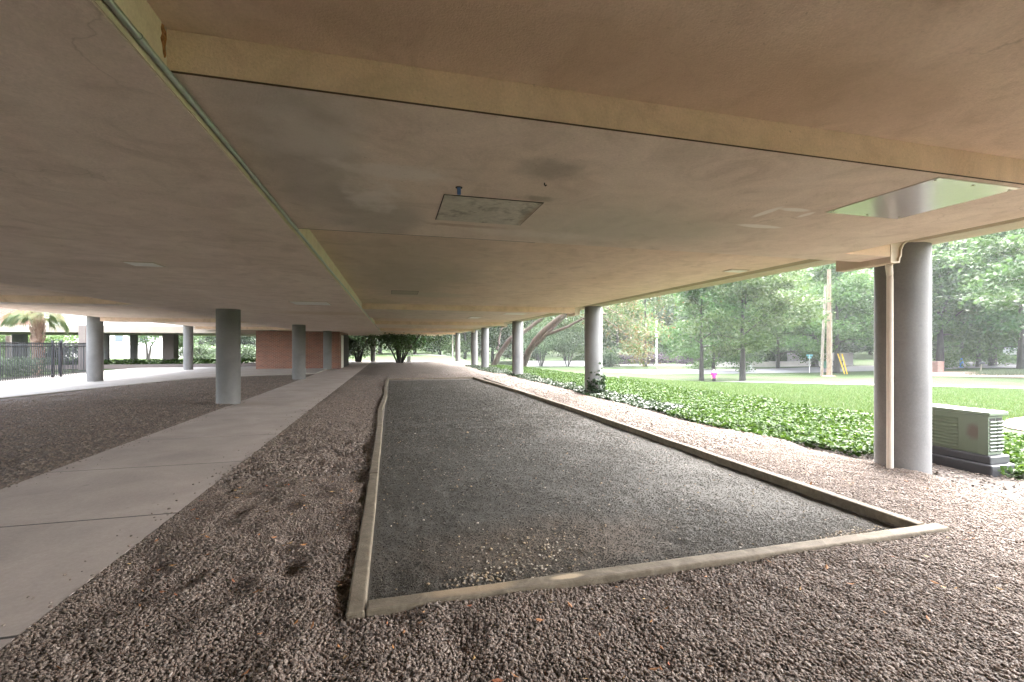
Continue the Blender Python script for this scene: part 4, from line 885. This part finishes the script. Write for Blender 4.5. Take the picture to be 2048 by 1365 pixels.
# walls across the street
def wall_path(name, pts, hgt, thick, mat, label, z_off=0):
    t = empty(name, (0, 0, 0), 0, label, 'wall'); mb = MB(); cp = MB(); Pp = [hit(*p) for p in pts]
    for a, b in zip(Pp[:-1], Pp[1:]):
        a2, b2 = np.array(a[:2]), np.array(b[:2]); d = b2 - a2; L = np.linalg.norm(d); d /= L; nn = np.array((-d[1], d[0])); c = (a2 + b2) / 2; z0 = min(float(tz(*a2)), float(tz(*b2))) - .3
        h2 = hgt + .3 + z_off; mb.obox((c[0], c[1], z0 + h2 / 2), (*(d * L / 2), 0), (*(nn * thick / 2), 0), (0, 0, h2 / 2))
        cp.obox((c[0], c[1], z0 + h2 + .032), (*(d * (L / 2 + .02)), 0), (*(nn * (thick / 2 + .04)), 0), (0, 0, .03))
    mb.build('wall', mat, t); cp.build('coping', mat, t); return t
wall_path('garden_wall', [(1425, 734.5), (1480, 734.5), (1540, 734), (1590, 733.5), (1640, 733)], .75, .3, M['wall_white'], 'low pale wall along the far side of the street')
wall_path('retaining_wall', [(1575, 731.5), (1620, 731.5), (1660, 731.5), (1705, 731.5)], 1.9, .4, M['wall_grey'], 'tall grey retaining wall behind the street sign')
wall_path('garden_wall', [(1050, 733), (1110, 733), (1172, 733)], .8, .25, M['wall_white'], 'low white wall behind the dark thicket of trunks')
wall_path('garden_wall', [(1205, 733.2), (1290, 732.5), (1350, 732.5), (1400, 732.8)], .25, .3, M['wall_white'], 'pale kerb wall at the foot of the purple hedge')
x, y, z, D = at(1240, 732); 
x, y, z, D = at(818, 727); t = empty('stone_marker', (x, y, z), 0, 'small grey stone marker under the arched shrub', 'marker'); MB().box(-.16, .16, -.1, .1, -.1, .62).build('slab', M['wall_grey'], t, bevel=.03)

# ------------------------------------------------------------------ the walker in pink
def skinned(name, verts, edges, radii, mat, parent, sub=1):
    me = bpy.data.meshes.new(name); me.from_pydata(verts, edges, []); me.update(); me.materials.append(mat)
    o = link(name, me, parent); sk = o.modifiers.new('skin', 'SKIN'); sk.use_smooth_shade = True
    for i, r in enumerate(radii): me.skin_vertices[0].data[i].radius = (r, r)
    for v in me.skin_vertices[0].data: v.use_root = False
    me.skin_vertices[0].data[0].use_root = True
    s2 = o.modifiers.new('sub', 'SUBSURF'); s2.levels = sub; s2.render_levels = sub; return o
skin_m = simple('skin', (.55, .34, .25), .55, .05, 6); pink = simple('pink shirt cloth', (.62, .025, .23), .75, .06, 5); black = simple('black leggings', (.02, .02, .025), .7, .1, 6); hair_m = simple('pale blond hair', (.62, .52, .40), .6, .12, 20)
D = 42.0; x, y = world(1428, D)
pz = float(tz(x, y)); per = empty('person', (x, y, pz), -YAW, 'person in a bright pink shirt and black leggings walking on the sidewalk', 'person')
ps = 1.0
vb = [(0, 0, .95), (0, 0, 1.12), (0, .01, 1.30), (0, .01, 1.44), (0, 0, 1.52), (0, -.02, 1.60), (0, -.03, 1.68), (-.18, .01, 1.40), (-.235, .03, 1.14), (-.21, -.06, .92), (-.20, -.10, .84), (.18, .01, 1.40), (.24, .03, 1.14), (.20, -.08, .93), (.18, -.13, .86), (-.09, 0, .90), (-.10, -.06, .50), (-.10, .02, .09), (-.10, -.12, .012), (.09, 0, .90), (.10, .08, .50), (.10, .24, .12), (.10, .12, .05)]
eb = [(0, 1), (1, 2), (2, 3), (3, 4), (4, 5), (5, 6), (3, 7), (7, 8), (8, 9), (9, 10), (3, 11), (11, 12), (12, 13), (13, 14), (0, 15), (15, 16), (16, 17), (17, 18), (0, 19), (19, 20), (20, 21), (21, 22)]
rb_ = [.13, .11, .13, .11, .05, .085, .075, .055, .042, .033, .03, .055, .042, .033, .03, .085, .058, .04, .035, .085, .058, .04, .035]
skinned('body', vb, eb, rb_, skin_m, per)
skinned('shirt', [(0, 0, .88), (0, 0, 1.12), (0, .01, 1.30), (0, .01, 1.43), (-.18, .01, 1.40), (-.225, .025, 1.20), (.18, .01, 1.40), (.228, .025, 1.20)], [(0, 1), (1, 2), (2, 3), (3, 4), (4, 5), (3, 6), (6, 7)], [.18, .15, .16, .12, .085, .07, .085, .07], pink, per)
skinned('leggings', [(0, 0, .92), (-.09, 0, .86), (-.10, -.06, .50), (-.10, .015, .13), (.09, 0, .86), (.10, .08, .50), (.10, .22, .15)], [(0, 1), (1, 2), (2, 3), (0, 4), (4, 5), (5, 6)], [.15, .10, .07, .05, .10, .07, .05], black, per)
hb = MB().lathe([(.03, 1.52), (.085, 1.55), (.105, 1.62), (.10, 1.70), (.06, 1.755), (.01, 1.77)], 14); hb.build('hair', hair_m, per, True, loc=(0, .012, 0))

# ------------------------------------------------------------------ courtyard side: fence, palm, hedge, far wing
fx = -15.0; fen = empty('iron_fence', (fx, 22, .03), 0, 'black iron picket fence along the courtyard walk', 'fence')
pk = MB(); rl = MB()
for yy in np.arange(-6, 6.2, .115): pk.box(-.012, .012, yy - .012, yy + .012, .06, 1.62)
pk.build('picket_panel', M['black_metal'], fen); rl.box(-.018, .018, -6.2, 6.2, .14, .18); rl.box(-.018, .018, -6.2, 6.2, 1.42, 1.46); rl.box(-.018, .018, -6.2, 6.2, 1.56, 1.60); rl.build('rail', M['black_metal'], fen)
for yy in (-6.2, -3.1, .2, 3.4, 3.95, 6.2): MB().box(-.04, .04, yy - .04, yy + .04, -.03, 1.72).build('post', M['black_metal'], fen)
fen2 = empty('iron_fence', (fx - .2, 28.4, .03), 0, 'black iron fence panel running back from the courtyard gate', 'fence')
pk = MB(); 
for xx in np.arange(-9, 0, .115): pk.box(xx - .009, xx + .009, -.009, .009, .06, 1.62)
pk.build('picket_panel', M['black_metal'], fen2); rl = MB().box(-9, 0, -.018, .018, .14, .18); rl.box(-9, 0, -.018, .018, 1.5, 1.54); rl.build('rail', M['black_metal'], fen2)
# palm
pxx, pyy = world(75, 22.5); palm = empty('palm_tree', (pxx, pyy, -.03), 0, 'fan palm with shaggy brown trunk behind the iron fence', 'palm tree')
rg = np.random.default_rng(8); prof = []
for i in range(46):
    z = i * .09; r = .165 + .03 * ((i % 3) / 2) + .05 * (z / 3.6) - .03 * sin(z); prof.append((r, z))
tr = MB().lathe(prof, 18); V = np.array(tr.v); V[:, :2] *= (1 + rg.uniform(-.12, .12, len(V)))[:, None]; tr.v = [tuple(v) for v in V]; tr.build('trunk', M['bark_palm'], palm)
bt = MB()
for i in range(120):
    z = rg.uniform(.3, 3.5); a = rg.uniform(0, 6.28); r = .19; p = np.array((r * cos(a), r * sin(a), z)); o_ = np.array((cos(a), sin(a), 0)); bt.obox(p + o_ * .05 + (0, 0, .1), (*( -sin(a) * .035, cos(a) * .035), 0), tuple(o_ * .012), tuple(o_ * .05 + np.array((0, 0, .16))))
bt.build('leaf_boots', M['bark_palm'], palm)
for i in range(24):
    a = i * 2.4; el = (-.85 + rg.uniform(-.15, .2)) if i % 2 else rg.uniform(-.3, .9); L = rg.uniform(.95, 1.35); d = np.array((cos(a) * cos(el), sin(a) * cos(el), sin(el))); base = np.array((.15 * cos(a), .15 * sin(a), 3.85)); hub = base + d * L
    fb = MB(); fb.tube([base, base + d * L * .5 + (0, 0, .05), hub], [.02, .015, .012], 5); side = np.cross(d, (0, 0, 1)); side /= np.linalg.norm(side); upv = np.cross(side, d)
    for k in range(34):
        an = (k / 33 - .5) * 4.2; ld = d * cos(an) + side * sin(an); ln = .72 * (1 - .2 * abs(an) / 2.1) * rg.uniform(.85, 1.1); wv = np.cross(ld, upv) * .014; tip = hub + ld * ln + np.array((0, 0, -.22 * ln)) - upv * .04; mid = hub + ld * ln * .5 + upv * .03; n0 = len(fb.v)
        fb.v += [tuple(hub - wv * .4), tuple(hub + wv * .4), tuple(mid + wv), tuple(tip), tuple(mid - wv)]; fb.f.append([n0, n0 + 1, n0 + 2, n0 + 3, n0 + 4])
    fb.build('frond', M['palm_leaf'], palm)
# hedge behind the fence
rg = np.random.default_rng(15); n = 5200; P = np.column_stack([rg.uniform(-17.0, -15.5, n), rg.uniform(17, 26.5, n), .95 * rg.uniform(0.02, 1, n) ** .6]); P[:, 2] *= .8 + .3 * vn(P[:, 0], P[:, 1], .8, 3)
V, Fq = leaf_quads(P, .13, rg, .4); tag(link('hedge', np_mesh('hedge', V, Fq, M['hedge_leaf'])), 'low grey green hedge behind the iron fence', 'hedge')
# far wing of the complex
wing = empty('courtyard_wing', (-30, 40, 0), 0, 'far building wing with beige slab, salmon brick and white balconies over the courtyard', 'building')
MB().box(-40, 21.7, -5, 5.5, 2.36, 2.80).build('floor_slab', simple('beige slab paint', (.27, .23, .185), .8, .08, 2), wing)
MB().box(-40, 17, -3.6, 5.5, 2.802, 9).build('wall', M['brick_far'], wing)
for xa, xb in ((8.4, 12.8), (-3.2, 2.2), (-16, -9)): MB().box(xa, xb, -4.9, -3.7, 2.802, 3.75).build('balcony', M['white_paint'], wing)
MB().box(13.2, 17.2, -4.85, -3.7, 2.802, 3.3).build('balcony', M['white_paint'], wing)
for k in range(8): MB().box(-30 + k * 5, -28.4 + k * 5, -3.63, -3.602, 4.0, 5.6).build('window', M['glass'], wing)
def wcol(u, D, r, mat, zt=2.36, dome=False):
    x, y = world(u, D); return MB().lathe([(r, -.1), (r, zt)], 28).build('column', mat, wing, True, loc=(x + 30, y - 40, 0))
wcol(40, 34, .42, M['concrete_column'], 2.37); wcol(23, 39, .35, M['concrete_column'], 2.37); wcol(211, 33, .24, M['concrete_column'], 2.37); wcol(268, 36, .25, M['concrete_column'], 2.37)
x, y = world(341, 34.5); MB().box(x + 30 - .36, x + 30 + .36, y - 40 - .4, y - 40 + .4, -.1, 2.37).build('pier', M['dark_pier'], wing)
x, y = world(170, 29); MB().box(x + 30 - .18, x + 30 + .18, y - 40 - .3, y - 40 + .3, -.1, 2.8).build('pier', M['dark_pier'], wing)
# planter kerb and low planting beyond
pl = empty('planter_wall', (-13, 36.2, 0), 0, 'low dark planter wall across the back of the courtyard', 'planter')
MB().box(-12, 4.7, -.12, .12, -.1, .24).build('kerb', M['dark_pier'], pl)
rg = np.random.default_rng(19); n = 5000; P = np.column_stack([rg.uniform(-25, -8.3, n), rg.uniform(36.4, 37.6, n), .1 + .45 * rg.uniform(0, 1, n)]); V, Fq = leaf_quads(P, .16, rg, .4)
tag(link('ground_cover', np_mesh('ground_cover', V, Fq, M['ivy'])), 'green ground cover behind the planter wall', 'ground cover', kind='stuff')
# white house and pale picket fence far behind the wing
x, y = world(225, 58); hs = empty('white_house', (x, y, 0), .25, 'white painted house seen through the far wing opening', 'house')
MB().box(-6, 5.2, -3, 3, -.2, 5.5).build('wall', M['white_paint'], hs)
for xa in (-4.6, -2.0, .8, 3.2): f = MB().box(xa, xa + .95, -3.03, -3.003, 1.9, 3.3).build('window', M['wall_white'], hs); MB().box(xa + .08, xa + .87, -3.045, -3.032, 1.98, 3.22).build('pane', M['glass'], f)
x, y = world(302, 55); pf = empty('picket_fence', (x, y, 0), .2, 'white picket fence beyond the far wing opening', 'fence')
mb = MB()
for xx in np.arange(-2.6, 4, .2): mb.box(xx, xx + .1, -.02, .02, 0, 1.25)
mb.build('picket_panel', M['white_paint'], pf); MB().box(-2.6, 4, .021, .05, .3, .38).build('rail', M['white_paint'], pf); MB().box(-2.6, 4, .021, .05, .95, 1.03).build('rail', M['white_paint'], pf)
def clump2(name, lab, cat, u, D, rx, rz_, n, leaf, mat, stems=0, cz=None):
    x, y = world(u, D); rg = np.random.default_rng(int(u)); t = empty(name, (x, y, -.03), 0, lab, cat); cz = rz_ if cz is None else cz
    nb = 22; bc = rg.normal(0, 1, (nb, 3)); bc /= np.linalg.norm(bc, axis=1)[:, None]; bc = bc * rg.uniform(.35, .95, (nb, 1)) * (rx, rx, rz_) + (0, 0, cz)
    P = bc[rg.integers(0, nb, n)] + rg.normal(0, .2, (n, 3)) * (rx, rx, rz_); P[:, 2] = np.maximum(P[:, 2], .03); V, Fq = leaf_quads(P, leaf, rg, .3); link('foliage', np_mesh('foliage', V, Fq, mat), t)
    if stems:
        mb = MB()
        for k in range(stems): a = k * 2.4; mb.tube([(.1 * cos(a), .1 * sin(a), -.05), (.25 * cos(a), .25 * sin(a), cz * .5), (rx * .5 * cos(a), rx * .5 * sin(a), cz)], [.13, .1, .04], 8)
        mb.build('stems', M['bark'], t, True)
clump2('small_tree', 'small leafy tree in front of the white picket fence', 'small tree', 296, 50, 2.3, 1.4, 4200, .17, M['leaf'], 2, 2.9)
clump2('small_tree', 'dark trunked small tree right of the dark pier', 'small tree', 366, 46, 1.8, 1.6, 3500, .18, M['leaf_dark'], 1, 2.9)
clump2('bush', 'pale green hedge bush seen left of the dark near column', 'bush', 410, 48, 2.0, .8, 3000, .17, M['hedge_leaf'], 0, .7)
clump2('bush', 'pale green hedge bush seen right of the dark near column', 'bush', 495, 47, 1.6, .8, 2600, .17, M['hedge_leaf'], 0, .7)
clump2('bush', 'leafy bush behind the iron fence near the gate', 'bush', 145, 34, 1.6, .9, 3200, .15, M['hedge_leaf'], 0, .8)
clump2('bush', 'tall leafy shrub behind the iron fence left of the palm', 'bush', 20, 44, 2.6, 1.8, 3600, .2, M['leaf'], 0, 1.8)
clump2('bush', 'tall leafy shrub behind the iron fence right of the palm', 'bush', 110, 46, 2.6, 1.8, 3600, .2, M['leaf'], 0, 1.8)
bpy.context.view_layer.update()
